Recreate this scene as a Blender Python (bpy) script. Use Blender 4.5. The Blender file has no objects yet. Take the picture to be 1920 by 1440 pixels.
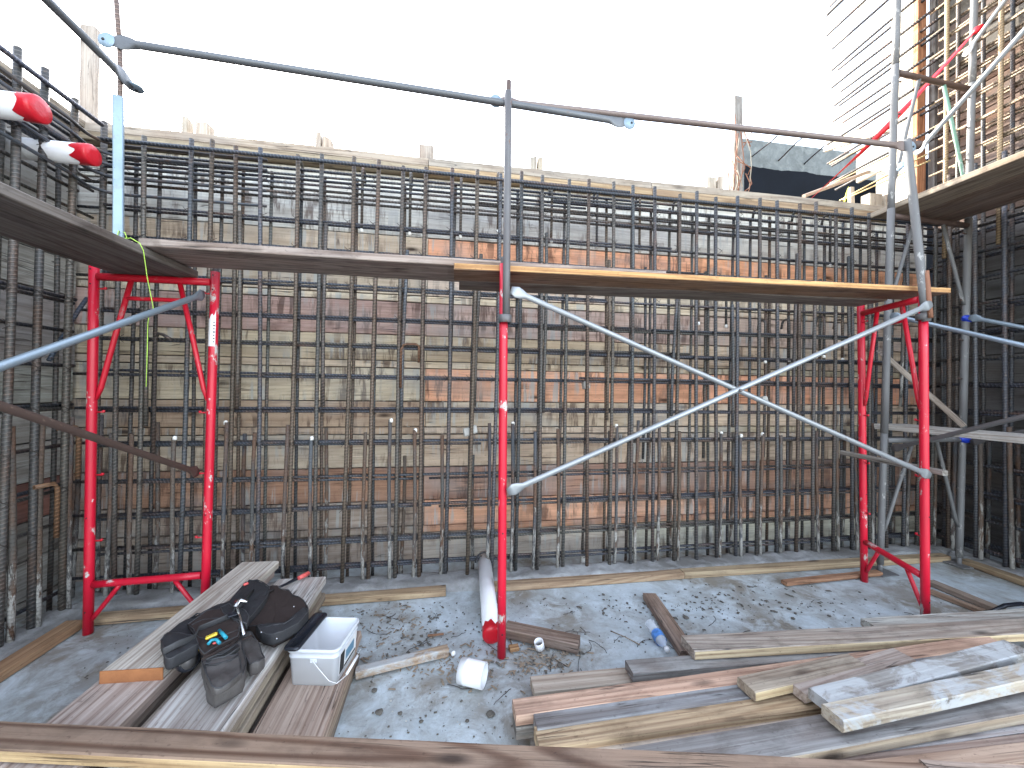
import bpy, bmesh, math, random
from mathutils import Vector, Matrix, noise as mnoise
random.seed(7)
V = Vector
scene = bpy.context.scene
COL = scene.collection

# ------------------------------------------------------------------ camera
HCAM = 1.35
YAW, PITCH, ROLL = math.radians(9.06), math.radians(0.4), 0.0143
F_ = V((math.sin(YAW)*math.cos(PITCH), math.cos(YAW)*math.cos(PITCH), math.sin(PITCH)))
R0 = V((math.cos(YAW), -math.sin(YAW), 0)); U0 = R0.cross(F_)
R_ = R0*math.cos(ROLL) + U0*math.sin(ROLL)
U_ = U0*math.cos(ROLL) - R0*math.sin(ROLL)
CAM = V((0, 0, HCAM)); FPX = 721.0
cd = bpy.data.cameras.new('camera'); cam = bpy.data.objects.new('camera', cd); COL.objects.link(cam)
cd.sensor_width = 36; cd.lens = FPX/1920*36; cd.clip_start = 0.05; cd.clip_end = 2000
cam.matrix_world = Matrix(((R_.x, U_.x, -F_.x, 0), (R_.y, U_.y, -F_.y, 0), (R_.z, U_.z, -F_.z, HCAM), (0, 0, 0, 1)))
scene.camera = cam

# ------------------------------------------------------------------ sky, sun, exposure
SUN_EL, SUN_AZ = math.radians(24), math.radians(-28)      # azimuth from +Y, negative = towards -X
w = bpy.data.worlds.new('World'); scene.world = w; w.use_nodes = True
wn = w.node_tree; bg = wn.nodes['Background']
sky = wn.nodes.new('ShaderNodeTexSky'); sky.sky_type = 'NISHITA'; sky.sun_disc = False
sky.sun_elevation = SUN_EL; sky.sun_rotation = SUN_AZ
sky.air_density = 1.0; sky.dust_density = 1.2; sky.ozone_density = 1.0
hs = wn.nodes.new('ShaderNodeHueSaturation'); hs.inputs['Saturation'].default_value = .5
wn.links.new(sky.outputs[0], hs.inputs['Color']); wn.links.new(hs.outputs[0], bg.inputs[0]); bg.inputs[1].default_value = 0.15
sd = bpy.data.lights.new('sun', 'SUN'); sd.energy = 2.0; sd.angle = math.radians(0.6); sd.color = (1, .93, .8)
sun = bpy.data.objects.new('sun', sd); COL.objects.link(sun)
sdir = V((math.sin(SUN_AZ)*math.cos(SUN_EL), math.cos(SUN_AZ)*math.cos(SUN_EL), math.sin(SUN_EL)))
sun.rotation_euler = sdir.to_track_quat('Z', 'Y').to_euler()
sun.location = sdir*30
vs = scene.view_settings
vs.view_transform = 'Standard'; vs.look = 'None'; vs.gamma = 1; vs.use_curve_mapping = False
vs.exposure = 3.2
scene.cycles.max_bounces = 8; scene.cycles.transparent_max_bounces = 12

# ------------------------------------------------------------------ pixel -> place helpers
def ray(px, py):
    return F_ + R_*((px-960)/FPX) - U_*((py-720)/FPX)
def atZ(px, py, z=0.0):
    r = ray(px, py); return CAM + r*((z-HCAM)/r.z)
def atY(px, py, Y):
    r = ray(px, py); return CAM + r*(Y/r.y)
def atX(px, py, X):
    r = ray(px, py); return CAM + r*(X/r.x)

# ------------------------------------------------------------------ object helpers
WM = {}
def reg(o, M, parent=None):
    COL.objects.link(o)
    if parent is not None:
        o.parent = parent; o.matrix_parent_inverse = WM[parent.name].inverted()
    o.matrix_basis = M; WM[o.name] = M.copy()
    return o
def tag(o, label=None, cat=None, group=None, kind=None):
    if label: o['label'] = label
    if cat: o['category'] = cat
    if group: o['group'] = group
    if kind: o['kind'] = kind
    return o
def thing(name, loc, label, cat, group=None):
    o = bpy.data.objects.new(name, None); o.empty_display_size = .1
    reg(o, Matrix.Translation(V(loc))); return tag(o, label, cat, group)
def mobj(name, me, mat, M=None, parent=None, color=None):
    o = bpy.data.objects.new(name, me)
    if mat is not None and len(me.materials) == 0: me.materials.append(mat)
    if color is not None: o.color = (color[0], color[1], color[2], 1)
    return reg(o, M if M is not None else Matrix.Identity(4), parent)
def frame_from(xa, up, org):
    X = V(xa).normalized(); Z = V(up); Z = (Z - X*Z.dot(X)).normalized(); Y = Z.cross(X)
    return Matrix(((X.x, Y.x, Z.x, org[0]), (X.y, Y.y, Z.y, org[1]), (X.z, Y.z, Z.z, org[2]), (0, 0, 0, 1)))
def zframe(d, org):
    Z = V(d).normalized(); a = V((0, 1, 0)) if abs(Z.z) > .9 else V((0, 0, 1))
    X = a.cross(Z).normalized(); Y = Z.cross(X)
    return Matrix(((X.x, Y.x, Z.x, org[0]), (X.y, Y.y, Z.y, org[1]), (X.z, Y.z, Z.z, org[2]), (0, 0, 0, 1)))
def mesh_from(vs_, fs, smooth=False, name='mesh'):
    me = bpy.data.meshes.new(name); me.from_pydata([tuple(v) for v in vs_], [], fs); me.update()
    if smooth:
        for p in me.polygons: p.use_smooth = True
    return me

def plank_mesh(L, w, t, bev=.004, seg=6, wear=.0015, chip=0.0, bow=0.0):
    b = min(bev, t*.3)
    sec = [(-w/2+b, -t/2), (w/2-b, -t/2), (w/2, -t/2+b), (w/2, t/2-b), (w/2-b, t/2), (-w/2+b, t/2), (-w/2, t/2-b), (-w/2, -t/2+b)]
    vs_, fs = [], []
    s0 = random.random()*100
    for i in range(seg+1):
        x = -L/2 + L*i/seg
        k = math.sin(math.pi*i/seg)*bow
        for (y, z) in sec:
            ny = wear*2*mnoise.noise(V((x*3+s0, 1.3*(y > 0), 0)))
            nz = wear*2*mnoise.noise(V((x*3+s0, 5+1.3*(z > 0), 7)))
            ex = 0
            if i in (0, seg): ex = chip*mnoise.noise(V((y*40, z*40, s0+i)))
            vs_.append((x+ex, y+ny, z+nz+k))
    n = 8
    for i in range(seg):
        for j in range(n):
            a, b2 = i*n+j, i*n+(j+1) % n
            fs.append((a, a+n, b2+n, b2))
    fs.append(tuple(range(n))); fs.append(tuple(seg*n+j for j in reversed(range(n))))
    return mesh_from(vs_, fs)
def plank(name, a, b, w, t, mat, color, up=(0, 0, 1), parent=None, top=True, **kw):
    """a, b: ends of the centre line of the upper face (or of the axis if top=False)"""
    a, b = V(a), V(b); M = frame_from(b-a, up, (a+b)/2)
    if top: M = M @ Matrix.Translation((0, 0, -t/2))
    return mobj(name, plank_mesh((b-a).length, w, t, **kw), mat, M, parent, color)

def sweep_mesh(pts, r, sides=10, flat=None, cap=True, smooth=True):
    """pts: points; r: radius or list; flat: dict idx -> (wide, thin) factors"""
    pts = [V(p) for p in pts]; n = len(pts); vs_, fs = [], []
    T0 = (pts[1]-pts[0]).normalized(); a = V((0, 0, 1)) if abs(T0.z) < .9 else V((0, 1, 0))
    N = T0.cross(a).normalized()
    for i, p in enumerate(pts):
        T = (pts[min(i+1, n-1)]-pts[max(i-1, 0)]).normalized()
        N = (N - T*N.dot(T)).normalized(); B = T.cross(N)
        rr = r[i] if isinstance(r, (list, tuple)) else r
        fx, fy = flat.get(i, (1, 1)) if flat else (1, 1)
        for j in range(sides):
            an = 2*math.pi*j/sides
            vs_.append(p + N*(math.cos(an)*rr*fy) + B*(math.sin(an)*rr*fx))
    for i in range(n-1):
        for j in range(sides):
            a_, b_ = i*sides+j, i*sides+(j+1) % sides
            fs.append((a_, b_, b_+sides, a_+sides))
    if cap:
        fs.append(tuple(reversed(range(sides)))); fs.append(tuple((n-1)*sides+j for j in range(sides)))
    me = mesh_from(vs_, fs, smooth)
    if cap and smooth:
        for p in me.polygons[-2:]: p.use_smooth = False
    return me
_bar_cache = {}
def bar_mesh(L, r, sides=8, var=0, amp=.006):
    k = (round(L, 2), r, sides, var)
    if k not in _bar_cache:
        seg = 5; L = k[0]
        ph = var*1.7
        pts = [(amp*math.sin(ph+3.1*i/seg*1.3), amp*math.cos(ph*2+2.3*i/seg), -L/2+L*i/seg) for i in range(seg+1)]
        _bar_cache[k] = sweep_mesh(pts, r, sides)
    return _bar_cache[k]
def bar(name, a, b, r, mat, color=(1, 1, 1), parent=None, sides=8, amp=.006):
    a, b = V(a), V(b); L = (b-a).length
    me = bar_mesh(L, r, sides, random.randrange(4) if amp else 9, amp)
    return mobj(name, me, mat, zframe(b-a, (a+b)/2), parent, color)
def pipe(name, pts, r, mat, color=(1, 1, 1), parent=None, sides=12, flat=None):
    """bent tube; local origin at its first point"""
    o0 = V(pts[0]); me = sweep_mesh([V(p)-o0 for p in pts], r, sides, flat)
    return mobj(name, me, mat, Matrix.Translation(o0), parent, color)
def arc(c, u, v, r, a0, a1, n=6):
    return [V(c)+V(u)*(r*math.cos(a0+(a1-a0)*i/n))+V(v)*(r*math.sin(a0+(a1-a0)*i/n)) for i in range(n+1)]
def lathe(prof, n=24):
    vs_, fs = [], []
    for (r, z) in prof:
        for j in range(n):
            a = 2*math.pi*j/n; vs_.append((r*math.cos(a), r*math.sin(a), z))
    for i in range(len(prof)-1):
        for j in range(n):
            a, b = i*n+j, i*n+(j+1) % n; fs.append((a, b, b+n, a+n))
    return mesh_from(vs_, fs, True)
def box_mesh(sx, sy, sz, bev=.003):
    bm = bmesh.new(); bmesh.ops.create_cube(bm, size=1)
    for v in bm.verts: v.co = V((v.co.x*sx, v.co.y*sy, v.co.z*sz))
    if bev: bmesh.ops.bevel(bm, geom=bm.edges[:], offset=bev, segments=1, affect='EDGES')
    me = bpy.data.meshes.new('box'); bm.to_mesh(me); bm.free(); return me
def join(parts):
    vs_, fs = [], []
    for (v, f) in parts:
        o = len(vs_); vs_ += v; fs += [tuple(i+o for i in q) for q in f]
    return vs_, fs

# ------------------------------------------------------------------ materials
def newmat(name):
    m = bpy.data.materials.new(name); m.use_nodes = True
    return m, m.node_tree, m.node_tree.nodes['Principled BSDF']
def N(nt, t, **kw):
    n = nt.nodes.new(t)
    for k, v in kw.items(): setattr(n, k, v)
    return n
def ramp(nt, src, p0, p1, c0=(0, 0, 0, 1), c1=(1, 1, 1, 1)):
    r = N(nt, 'ShaderNodeValToRGB'); r.color_ramp.elements[0].position = p0; r.color_ramp.elements[1].position = p1
    r.color_ramp.elements[0].color = c0; r.color_ramp.elements[1].color = c1
    nt.links.new(src, r.inputs[0]); return r.outputs[0]
def mix(nt, fac, a, b, mode='MIX'):
    m = N(nt, 'ShaderNodeMix', data_type='RGBA', blend_type=mode)
    for s, v in ((0, fac), (6, a), (7, b)):
        if isinstance(v, (int, float)): m.inputs[s].default_value = v
        elif isinstance(v, tuple): m.inputs[s].default_value = v
        else: nt.links.new(v, m.inputs[s])
    return m.outputs[2]
def math_(nt, op, a, b=None):
    m = N(nt, 'ShaderNodeMath', operation=op)
    for s, v in ((0, a), (1, b)):
        if v is None: continue
        if isinstance(v, (int, float)): m.inputs[s].default_value = v
        else: nt.links.new(v, m.inputs[s])
    return m.outputs[0]
def mapped(nt, scale, rnd=True):
    tc = N(nt, 'ShaderNodeTexCoord'); mp = N(nt, 'ShaderNodeMapping'); mp.inputs['Scale'].default_value = scale
    if rnd:
        oi = N(nt, 'ShaderNodeObjectInfo'); va = N(nt, 'ShaderNodeVectorMath', operation='SCALE')
        va.inputs[0].default_value = (17.3, 9.1, 23.7); nt.links.new(oi.outputs['Random'], va.inputs['Scale'])
        ad = N(nt, 'ShaderNodeVectorMath', operation='ADD'); nt.links.new(tc.outputs['Object'], ad.inputs[0]); nt.links.new(va.outputs[0], ad.inputs[1])
        nt.links.new(ad.outputs[0], mp.inputs[0])
    else: nt.links.new(tc.outputs['Object'], mp.inputs[0])
    return mp.outputs[0]
def noise_(nt, vec, scale=1, detail=4, rough=.55, dist=0):
    n = N(nt, 'ShaderNodeTexNoise'); n.inputs['Scale'].default_value = scale; n.inputs['Detail'].default_value = detail
    n.inputs['Roughness'].default_value = rough; n.inputs['Distortion'].default_value = dist
    nt.links.new(vec, n.inputs['Vector']); return n.outputs[0]
def bump(nt, h, bsdf, strength=.3, dist=.002, prev=None):
    b = N(nt, 'ShaderNodeBump'); b.inputs['Strength'].default_value = strength; b.inputs['Distance'].default_value = dist
    nt.links.new(h, b.inputs['Height'])
    if prev is not None: nt.links.new(prev, b.inputs['Normal'])
    nt.links.new(b.outputs[0], bsdf.inputs['Normal']); return b.outputs[0]

def wood(name, dirt=.5, drips=0.0, splash=0.0, grey=0.0, ring=.45, knots=.8, rough=.8, fibre=.6):
    m, nt, bs = newmat(name)
    oi = N(nt, 'ShaderNodeObjectInfo')
    v1 = mapped(nt, (1.1, 95, 95)); fib = noise_(nt, v1, 1, 4, .6, .2)
    v2 = mapped(nt, (.40, 5.5, 5.5)); ctr = noise_(nt, v2, 1, 1, .4, .35)
    s = math_(nt, 'SINE', math_(nt, 'MULTIPLY', ctr, 85))
    rng = ramp(nt, math_(nt, 'MULTIPLY_ADD', s, .5), .25, .95)
    nt.nodes[-1]
    # sine*0.5+0.5
    ma = N(nt, 'ShaderNodeMath', operation='MULTIPLY_ADD'); nt.links.new(s, ma.inputs[0]); ma.inputs[1].default_value = .5; ma.inputs[2].default_value = .5
    rng = ramp(nt, ma.outputs[0], .35, 1.0)
    c = oi.outputs['Color']
    c = mix(nt, math_(nt, 'MULTIPLY', ramp(nt, fib, .42, .68), fibre), c, mix(nt, 1.0, c, (.36, .29, .25, 1), 'MULTIPLY'))
    c = mix(nt, math_(nt, 'MULTIPLY', rng, ring), c, mix(nt, 1.0, c, (.36, .23, .17, 1), 'MULTIPLY'))
    ck = noise_(nt, mapped(nt, (.9, 26, 26)), 1, 2, .5, .2)
    cr = ramp(nt, math_(nt, 'ABSOLUTE', math_(nt, 'SUBTRACT', ck, .5)), .002, .014, (1, 1, 1, 1), (0, 0, 0, 1))
    cr = math_(nt, 'MULTIPLY', cr, ramp(nt, noise_(nt, mapped(nt, (2.2, 5, 5)), 1, 2, .5), .52, .6))
    c = mix(nt, math_(nt, 'MULTIPLY', cr, .85), c, (.03, .022, .018, 1))
    sp_ = noise_(nt, mapped(nt, (38, 60, 60)), 1, 3, .7)
    c = mix(nt, math_(nt, 'MULTIPLY', ramp(nt, sp_, .62, .72), .5), c, mix(nt, 1.0, c, (.25, .2, .18, 1), 'MULTIPLY'))
    # knots
    vo = N(nt, 'ShaderNodeTexVoronoi'); vo.inputs['Scale'].default_value = 1; nt.links.new(mapped(nt, (2.2, 7, 7)), vo.inputs['Vector'])
    kn = ramp(nt, vo.outputs['Distance'], .05, .16, (1, 1, 1, 1), (0, 0, 0, 1))
    c = mix(nt, math_(nt, 'MULTIPLY', kn, knots), c, (.035, .02, .014, 1))
    # weathering towards grey
    g = noise_(nt, mapped(nt, (2.2, 6, 6)), 1, 5, .6)
    if grey:
        c = mix(nt, math_(nt, 'MULTIPLY', ramp(nt, g, .35, .65), grey), c, (.23, .235, .24, 1))
    d = noise_(nt, mapped(nt, (5, 11, 11)), 1, 7, .68, .4)
    c = mix(nt, math_(nt, 'MULTIPLY', ramp(nt, d, .48, .72), dirt), c, mix(nt, 1.0, c, (.24, .21, .19, 1), 'MULTIPLY'))
    if drips:
        dv = noise_(nt, mapped(nt, (26, 1.5, .5)), 1, 4, .6)
        env = noise_(nt, mapped(nt, (1.6, 3.5, 2)), 1, 2, .5)
        k = math_(nt, 'MULTIPLY', ramp(nt, dv, .52, .6), ramp(nt, env, .46, .6))
        c = mix(nt, math_(nt, 'MULTIPLY', k, drips), c, (.42, .42, .40, 1))
        dv2 = noise_(nt, mapped(nt, (9, 1.2, .5)), 2, 5, .7)
        env2 = noise_(nt, mapped(nt, (1.1, 2.5, 2)), 1.7, 2, .5)
        k2 = math_(nt, 'MULTIPLY', ramp(nt, dv2, .5, .58), ramp(nt, env2, .42, .6))
        c = mix(nt, math_(nt, 'MULTIPLY', k2, drips*.9), c, (.075, .04, .03, 1))
        e3 = noise_(nt, mapped(nt, (1.3, 1.8, 2)), 1.2, 3, .6)
        c = mix(nt, math_(nt, 'MULTIPLY', ramp(nt, e3, .50, .7), .5), c, (.34, .34, .33, 1))
    if splash:
        sp = noise_(nt, mapped(nt, (3, 5, 5)), 1.3, 8, .72, .6)
        c = mix(nt, math_(nt, 'MULTIPLY', ramp(nt, sp, .47, .56), splash), c, (.40, .41, .41, 1))
    nt.links.new(c, bs.inputs['Base Color']); bs.inputs['Roughness'].default_value = rough
    bs.inputs['Specular IOR Level'].default_value = .25
    h = math_(nt, 'ADD', math_(nt, 'MULTIPLY', fib, -1.0), math_(nt, 'ADD', math_(nt, 'MULTIPLY', rng, -.25), math_(nt, 'MULTIPLY', cr, -1.5)))
    bump(nt, h, bs, .6, .003)
    return m
M_FORM = wood('formwork_wood', dirt=.32, drips=.8, grey=0, ring=.22, knots=.95, fibre=.4)
M_FORM_TOP = wood('formwork_wood_clean', dirt=.45, grey=.25, ring=.3, knots=.5, fibre=.45)
M_PLANK = wood('weathered_plank', dirt=.6, grey=.2, ring=.45)
M_LUMBER = wood('lumber', dirt=.5, grey=.08, ring=.4, knots=.8)
M_SPLASH = wood('mortar_splashed_lumber', dirt=.5, splash=.95, grey=.3, ring=.3)
M_PALE = wood('bleached_plank', dirt=.35, grey=.0, ring=.38, knots=.35)

def rebar_mat():
    m, nt, bs = newmat('rebar_steel')
    oi = N(nt, 'ShaderNodeObjectInfo')
    tc = N(nt, 'ShaderNodeTexCoord'); sp = N(nt, 'ShaderNodeSeparateXYZ'); nt.links.new(tc.outputs['Object'], sp.inputs[0])
    at = math_(nt, 'ARCTAN2', sp.outputs[0], sp.outputs[1])
    ph = math_(nt, 'ADD', math_(nt, 'MULTIPLY', sp.outputs[2], 2*math.pi/.021), math_(nt, 'MULTIPLY', at, 1.0))
    rib = math_(nt, 'SINE', ph)
    rp = ramp(nt, rib, .15, .75)
    r1 = noise_(nt, mapped(nt, (9, 9, 2.5)), 1, 5, .65)
    c = mix(nt, math_(nt, 'MULTIPLY', ramp(nt, r1, .53, .70), .7), oi.outputs['Color'], (.095, .052, .032, 1))
    r2 = noise_(nt, mapped(nt, (60, 60, 40)), 1, 3, .6)
    c = mix(nt, math_(nt, 'MULTIPLY', ramp(nt, r2, .55, .7), .5), c, (.14, .10, .075, 1))
    c = mix(nt, math_(nt, 'MULTIPLY', rp, .7), c, mix(nt, 1.0, c, (2.1, 2.05, 2.0, 1), 'MULTIPLY'))  # rib relief painted in: crests lightened against the grooves
    nt.links.new(c, bs.inputs['Base Color']); bs.inputs['Metallic'].default_value = .35; bs.inputs['Roughness'].default_value = .52
    bump(nt, rp, bs, 1.0, .0028)
    return m
M_REBAR = rebar_mat()
def splashed_rebar():
    """rebar with a crust of grey-white mortar, thick at the foot (local -z) and broken up further up"""
    m, nt, bs = newmat('mortar_crusted_rebar')
    oi = N(nt, 'ShaderNodeObjectInfo')
    tc = N(nt, 'ShaderNodeTexCoord'); sp = N(nt, 'ShaderNodeSeparateXYZ'); nt.links.new(tc.outputs['Object'], sp.inputs[0])
    rib = math_(nt, 'SINE', math_(nt, 'MULTIPLY', sp.outputs[2], 2*math.pi/.021)); rp = ramp(nt, rib, .15, .75)
    r1 = noise_(nt, mapped(nt, (9, 9, 3)), 1, 5, .65)
    c = mix(nt, ramp(nt, r1, .44, .62), oi.outputs['Color'], (.10, .055, .033, 1))
    s = noise_(nt, mapped(nt, (45, 45, 14)), 1, 6, .7)
    hgt = math_(nt, 'SUBTRACT', s, math_(nt, 'MULTIPLY', sp.outputs[2], .42))
    k = ramp(nt, hgt, .585, .66)
    c = mix(nt, math_(nt, 'MULTIPLY', k, .85), c, (.31, .30, .275, 1))
    nt.links.new(c, bs.inputs['Base Color']); bs.inputs['Roughness'].default_value = .7
    bump(nt, math_(nt, 'ADD', rp, math_(nt, 'MULTIPLY', k, 1.2)), bs, .9, .0025)
    return m
M_REBAR_M = splashed_rebar()

def painted(name, col, chip=(.45, .43, .40, 1), amt=.5, rough=.32, grime=.35, sc=24, metal=0.0):
    m, nt, bs = newmat(name)
    n1 = noise_(nt, mapped(nt, (1, 1, .55)), sc, 6, .7)
    n2 = noise_(nt, mapped(nt, (1, 1, .4)), 3.2, 3, .6)
    k = math_(nt, 'MULTIPLY', ramp(nt, n1, .60, .65), ramp(nt, n2, .5-.25*amt, .75-.2*amt))
    g = noise_(nt, mapped(nt, (1, 1, .3)), 7, 5, .65)
    c = mix(nt, math_(nt, 'MULTIPLY', ramp(nt, g, .45, .75), grime), col, mix(nt, 1.0, col, (.45, .38, .36, 1), 'MULTIPLY'))
    c = mix(nt, k, c, chip)
    nt.links.new(c, bs.inputs['Base Color'])
    rr = N(nt, 'ShaderNodeMapRange'); nt.links.new(g, rr.inputs[0]); rr.inputs[3].default_value = rough-.08; rr.inputs[4].default_value = rough+.25
    nt.links.new(rr.outputs[0], bs.inputs['Roughness']); bs.inputs['Metallic'].default_value = metal
    bump(nt, math_(nt, 'ADD', math_(nt, 'MULTIPLY', k, -1.0), math_(nt, 'MULTIPLY', n1, .4)), bs, .35, .0012)
    return m
M_RED = painted('red_frame_paint', (.54, .006, .024, 1), (.33, .27, .25, 1), amt=.75, grime=.6, rough=.38)
M_RED_SPL = painted('red_paint_splashed_with_mortar', (.52, .006, .028, 1), (.50, .47, .44, 1), amt=1.5, sc=18)
M_GALV = painted('galvanised_steel', (.29, .305, .315, 1), (.18, .15, .13, 1), amt=.4, rough=.36, metal=.55)
M_GALV_B = painted('galvanised_steel_bluish', (.25, .31, .36, 1), (.20, .2, .2, 1), amt=.3, rough=.34, metal=.5)
M_BROWN = painted('rusty_tube_steel', (.085, .055, .045, 1), (.17, .12, .09, 1), amt=.9, rough=.5, metal=.2)
M_GREYTUBE = painted('dull_grey_tube', (.125, .12, .12, 1), (.14, .075, .05, 1), amt=1.3, rough=.45, metal=.4)
M_MORTTUBE = painted('mortar_spattered_tube', (.135, .135, .135, 1), (.33, .325, .31, 1), amt=1.2, rough=.55, sc=20, metal=.1)
M_TANTUBE = painted('dusty_tan_tube', (.33, .30, .24, 1), (.13, .075, .045, 1), amt=1.0, rough=.6, sc=16)
M_GREEN = painted('green_tube_paint', (.13, .24, .18, 1), (.45, .45, .43, 1), amt=1.0, rough=.5)
M_RUSTBAR = painted('rust_brown_bar', (.20, .085, .045, 1), (.30, .26, .22, 1), amt=.8, rough=.65)

M_RAILB = painted('blue_grey_rail', (.125, .132, .14, 1), (.13, .10, .09, 1), amt=.5, rough=.4, metal=.4)
M_PLATEB = painted('light_blue_plate', (.23, .31, .38, 1), (.2, .2, .2, 1), amt=.5, rough=.4, metal=.3)
M_RAILBR = painted('brownish_rail', (.17, .13, .115, 1), (.12, .07, .05, 1), amt=.6, rough=.42, metal=.3)
def plain(name, col, rough=.5, metal=0.0, bumpsc=0, bstr=.2, var=.25, spec=.5, vsc=8):
    m, nt, bs = newmat(name)
    n = noise_(nt, mapped(nt, (1, 1, 1)), vsc, 5, .65)
    c = mix(nt, math_(nt, 'MULTIPLY', ramp(nt, n, .4, .7), var), col, mix(nt, 1.0, col, (.45, .42, .4, 1), 'MULTIPLY'))
    nt.links.new(c, bs.inputs['Base Color']); bs.inputs['Roughness'].default_value = rough; bs.inputs['Metallic'].default_value = metal
    bs.inputs['Specular IOR Level'].default_value = spec
    if bumpsc: bump(nt, noise_(nt, mapped(nt, (1, 1, 1)), bumpsc, 5, .6), bs, bstr, .003)
    return m
M_PVC = plain('white_pvc', (.78, .79, .80, 1), .35, var=.12)
M_TAPE = plain('red_duct_tape', (.55, .008, .02, 1), .33, bumpsc=60, bstr=.5, var=.2)
M_CAP = plain('white_tip', (.75, .74, .70, 1), .6)
M_BLACKNY = plain('black_nylon', (.024, .024, .027, 1), .75, bumpsc=90, bstr=.6, var=.35, vsc=14)
M_LEATHER = plain('worn_dark_leather', (.085, .078, .075, 1), .55, bumpsc=45, bstr=.7, var=.85, vsc=16)
M_SEAM = plain('grey_piping', (.045, .045, .048, 1), .6, var=.2)
M_SUEDE = plain('brown_black_suede', (.032, .020, .017, 1), .85, bumpsc=120, bstr=.4, var=.4, vsc=10)
M_CHROME = plain('bright_tool_steel', (.62, .63, .64, 1), .22, 1.0, var=.15)
M_YELLOW = plain('yellow_plastic', (.75, .52, .03, 1), .4, var=.1)
M_TEAL = plain('teal_plastic', (.02, .28, .38, 1), .4, var=.1)
M_REDPL = plain('faded_red_plastic', (.62, .10, .09, 1), .45, var=.15)
M_BLACKPL = plain('glossy_black_plastic', (.012, .014, .02, 1), .25, var=.1)
M_INK_SHADE = plain('ink_and_hole_shade', (.015, .015, .015, 1), .7, var=0)  # print ink, also painted as the shade inside holes and the pouch
M_BLUE = plain('blue_tape', (.01, .04, .42, 1), .4, bumpsc=50, bstr=.5)
M_STRING = plain('lime_string', (.45, .72, .10, 1), .7, var=.1)
M_WIRE = plain('dark_tie_wire', (.045, .035, .03, 1), .55, .5)
M_STONE = plain('dark_crumbs', (.11, .10, .085, 1), .9, bumpsc=60)
M_CHIPS = plain('wood_chip', (.27, .21, .15, 1), .85, var=.6, vsc=3)
M_MORTAR = plain('mortar_block', (.42, .41, .38, 1), .9, bumpsc=50, bstr=.5, var=.4)
M_LABELW = plain('white_sticker', (.72, .72, .72, 1), .5, var=.15)
M_RIBBON = plain('red_ribbon', (.60, .008, .02, 1), .45, var=.1)
M_YRIB = plain('yellow_ribbon', (.6, .6, .05, 1), .5, var=.1)
M_FORE = wood('dark_grained_board', dirt=.5, grey=.1, ring=.75, knots=.9, fibre=.45)
M_SUNLITWOOD = wood('pale_sunlit_boards', dirt=.15, grey=.1, ring=.3, knots=.3)  # sunlit whiteness put into the board colour

def concrete(name, base, dark, light, crumbs=True, bstr=.5, streak=0):
    m, nt, bs = newmat(name)
    v = mapped(nt, (1, 1, 1), False)
    a = noise_(nt, v, 1.3, 8, .62, .3); b = noise_(nt, v, 5.5, 8, .7, .5); f = noise_(nt, v, 60, 5, .7); s = noise_(nt, v, 26, 6, .75, .3)
    c = mix(nt, ramp(nt, a, .40, .58), dark, base)
    c = mix(nt, math_(nt, 'MULTIPLY', ramp(nt, b, .46, .66), .75), c, light)
    c = mix(nt, math_(nt, 'MULTIPLY', ramp(nt, noise_(nt, v, 2.6, 7, .66, .8), .53, .66), .6), c, dark)
    c = mix(nt, math_(nt, 'MULTIPLY', ramp(nt, s, .55, .72), .5), c, mix(nt, 1.0, c, (.35, .33, .30, 1), 'MULTIPLY'))
    if crumbs:
        vo = N(nt, 'ShaderNodeTexVoronoi'); vo.inputs['Scale'].default_value = 38; nt.links.new(v, vo.inputs['Vector'])
        k = math_(nt, 'MULTIPLY', ramp(nt, vo.outputs['Distance'], .05, .14, (1, 1, 1, 1), (0, 0, 0, 1)), ramp(nt, noise_(nt, v, 4, 4, .6), .56, .68))
        c = mix(nt, math_(nt, 'MULTIPLY', k, .35), c, (.13, .12, .10, 1))
    nt.links.new(c, bs.inputs['Base Color']); bs.inputs['Roughness'].default_value = .82
    h = math_(nt, 'ADD', math_(nt, 'MULTIPLY', b, 1.0), math_(nt, 'MULTIPLY', f, .35))
    bump(nt, h, bs, bstr, .012)
    return m
M_SLAB = concrete('slab_concrete', (.42, .475, .50, 1), (.22, .20, .165, 1), (.58, .66, .70, 1), True, .6)
M_CURB = concrete('rough_mortar', (.27, .27, .265, 1), (.15, .145, .135, 1), (.38, .39, .39, 1), False, .8)
M_EARTH = plain('graded_earth', (.34, .30, .25, 1), .95, bumpsc=6, bstr=.5, var=.6, vsc=.8)
M_CONC_FAR = concrete('grey_cast_concrete', (.13, .145, .145, 1), (.07, .08, .08, 1), (.20, .22, .215, 1), False, .3)
M_BLACKCOAT = plain('black_waterproof_coating', (.004, .006, .010, 1), .9, spec=.15, bumpsc=9, bstr=.5, var=.5, vsc=4)

# ------------------------------------------------------------------ colours of wood (object colour)
def jit(c, a=.12):
    k = 1+random.uniform(-a, a); return tuple(max(0, min(1, x*k*(1+random.uniform(-.03, .03)))) for x in c)
TAN = (.38, .30, .21); GREY = (.29, .275, .25); REDW = (.36, .17, .095); ORANGE = (.46, .25, .11); DARKW = (.14, .105, .085)
PINK = (.50, .33, .24); BLUEG = (.27, .28, .29); YEL = (.46, .34, .21); PALE = (.52, .50, .46)

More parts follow.
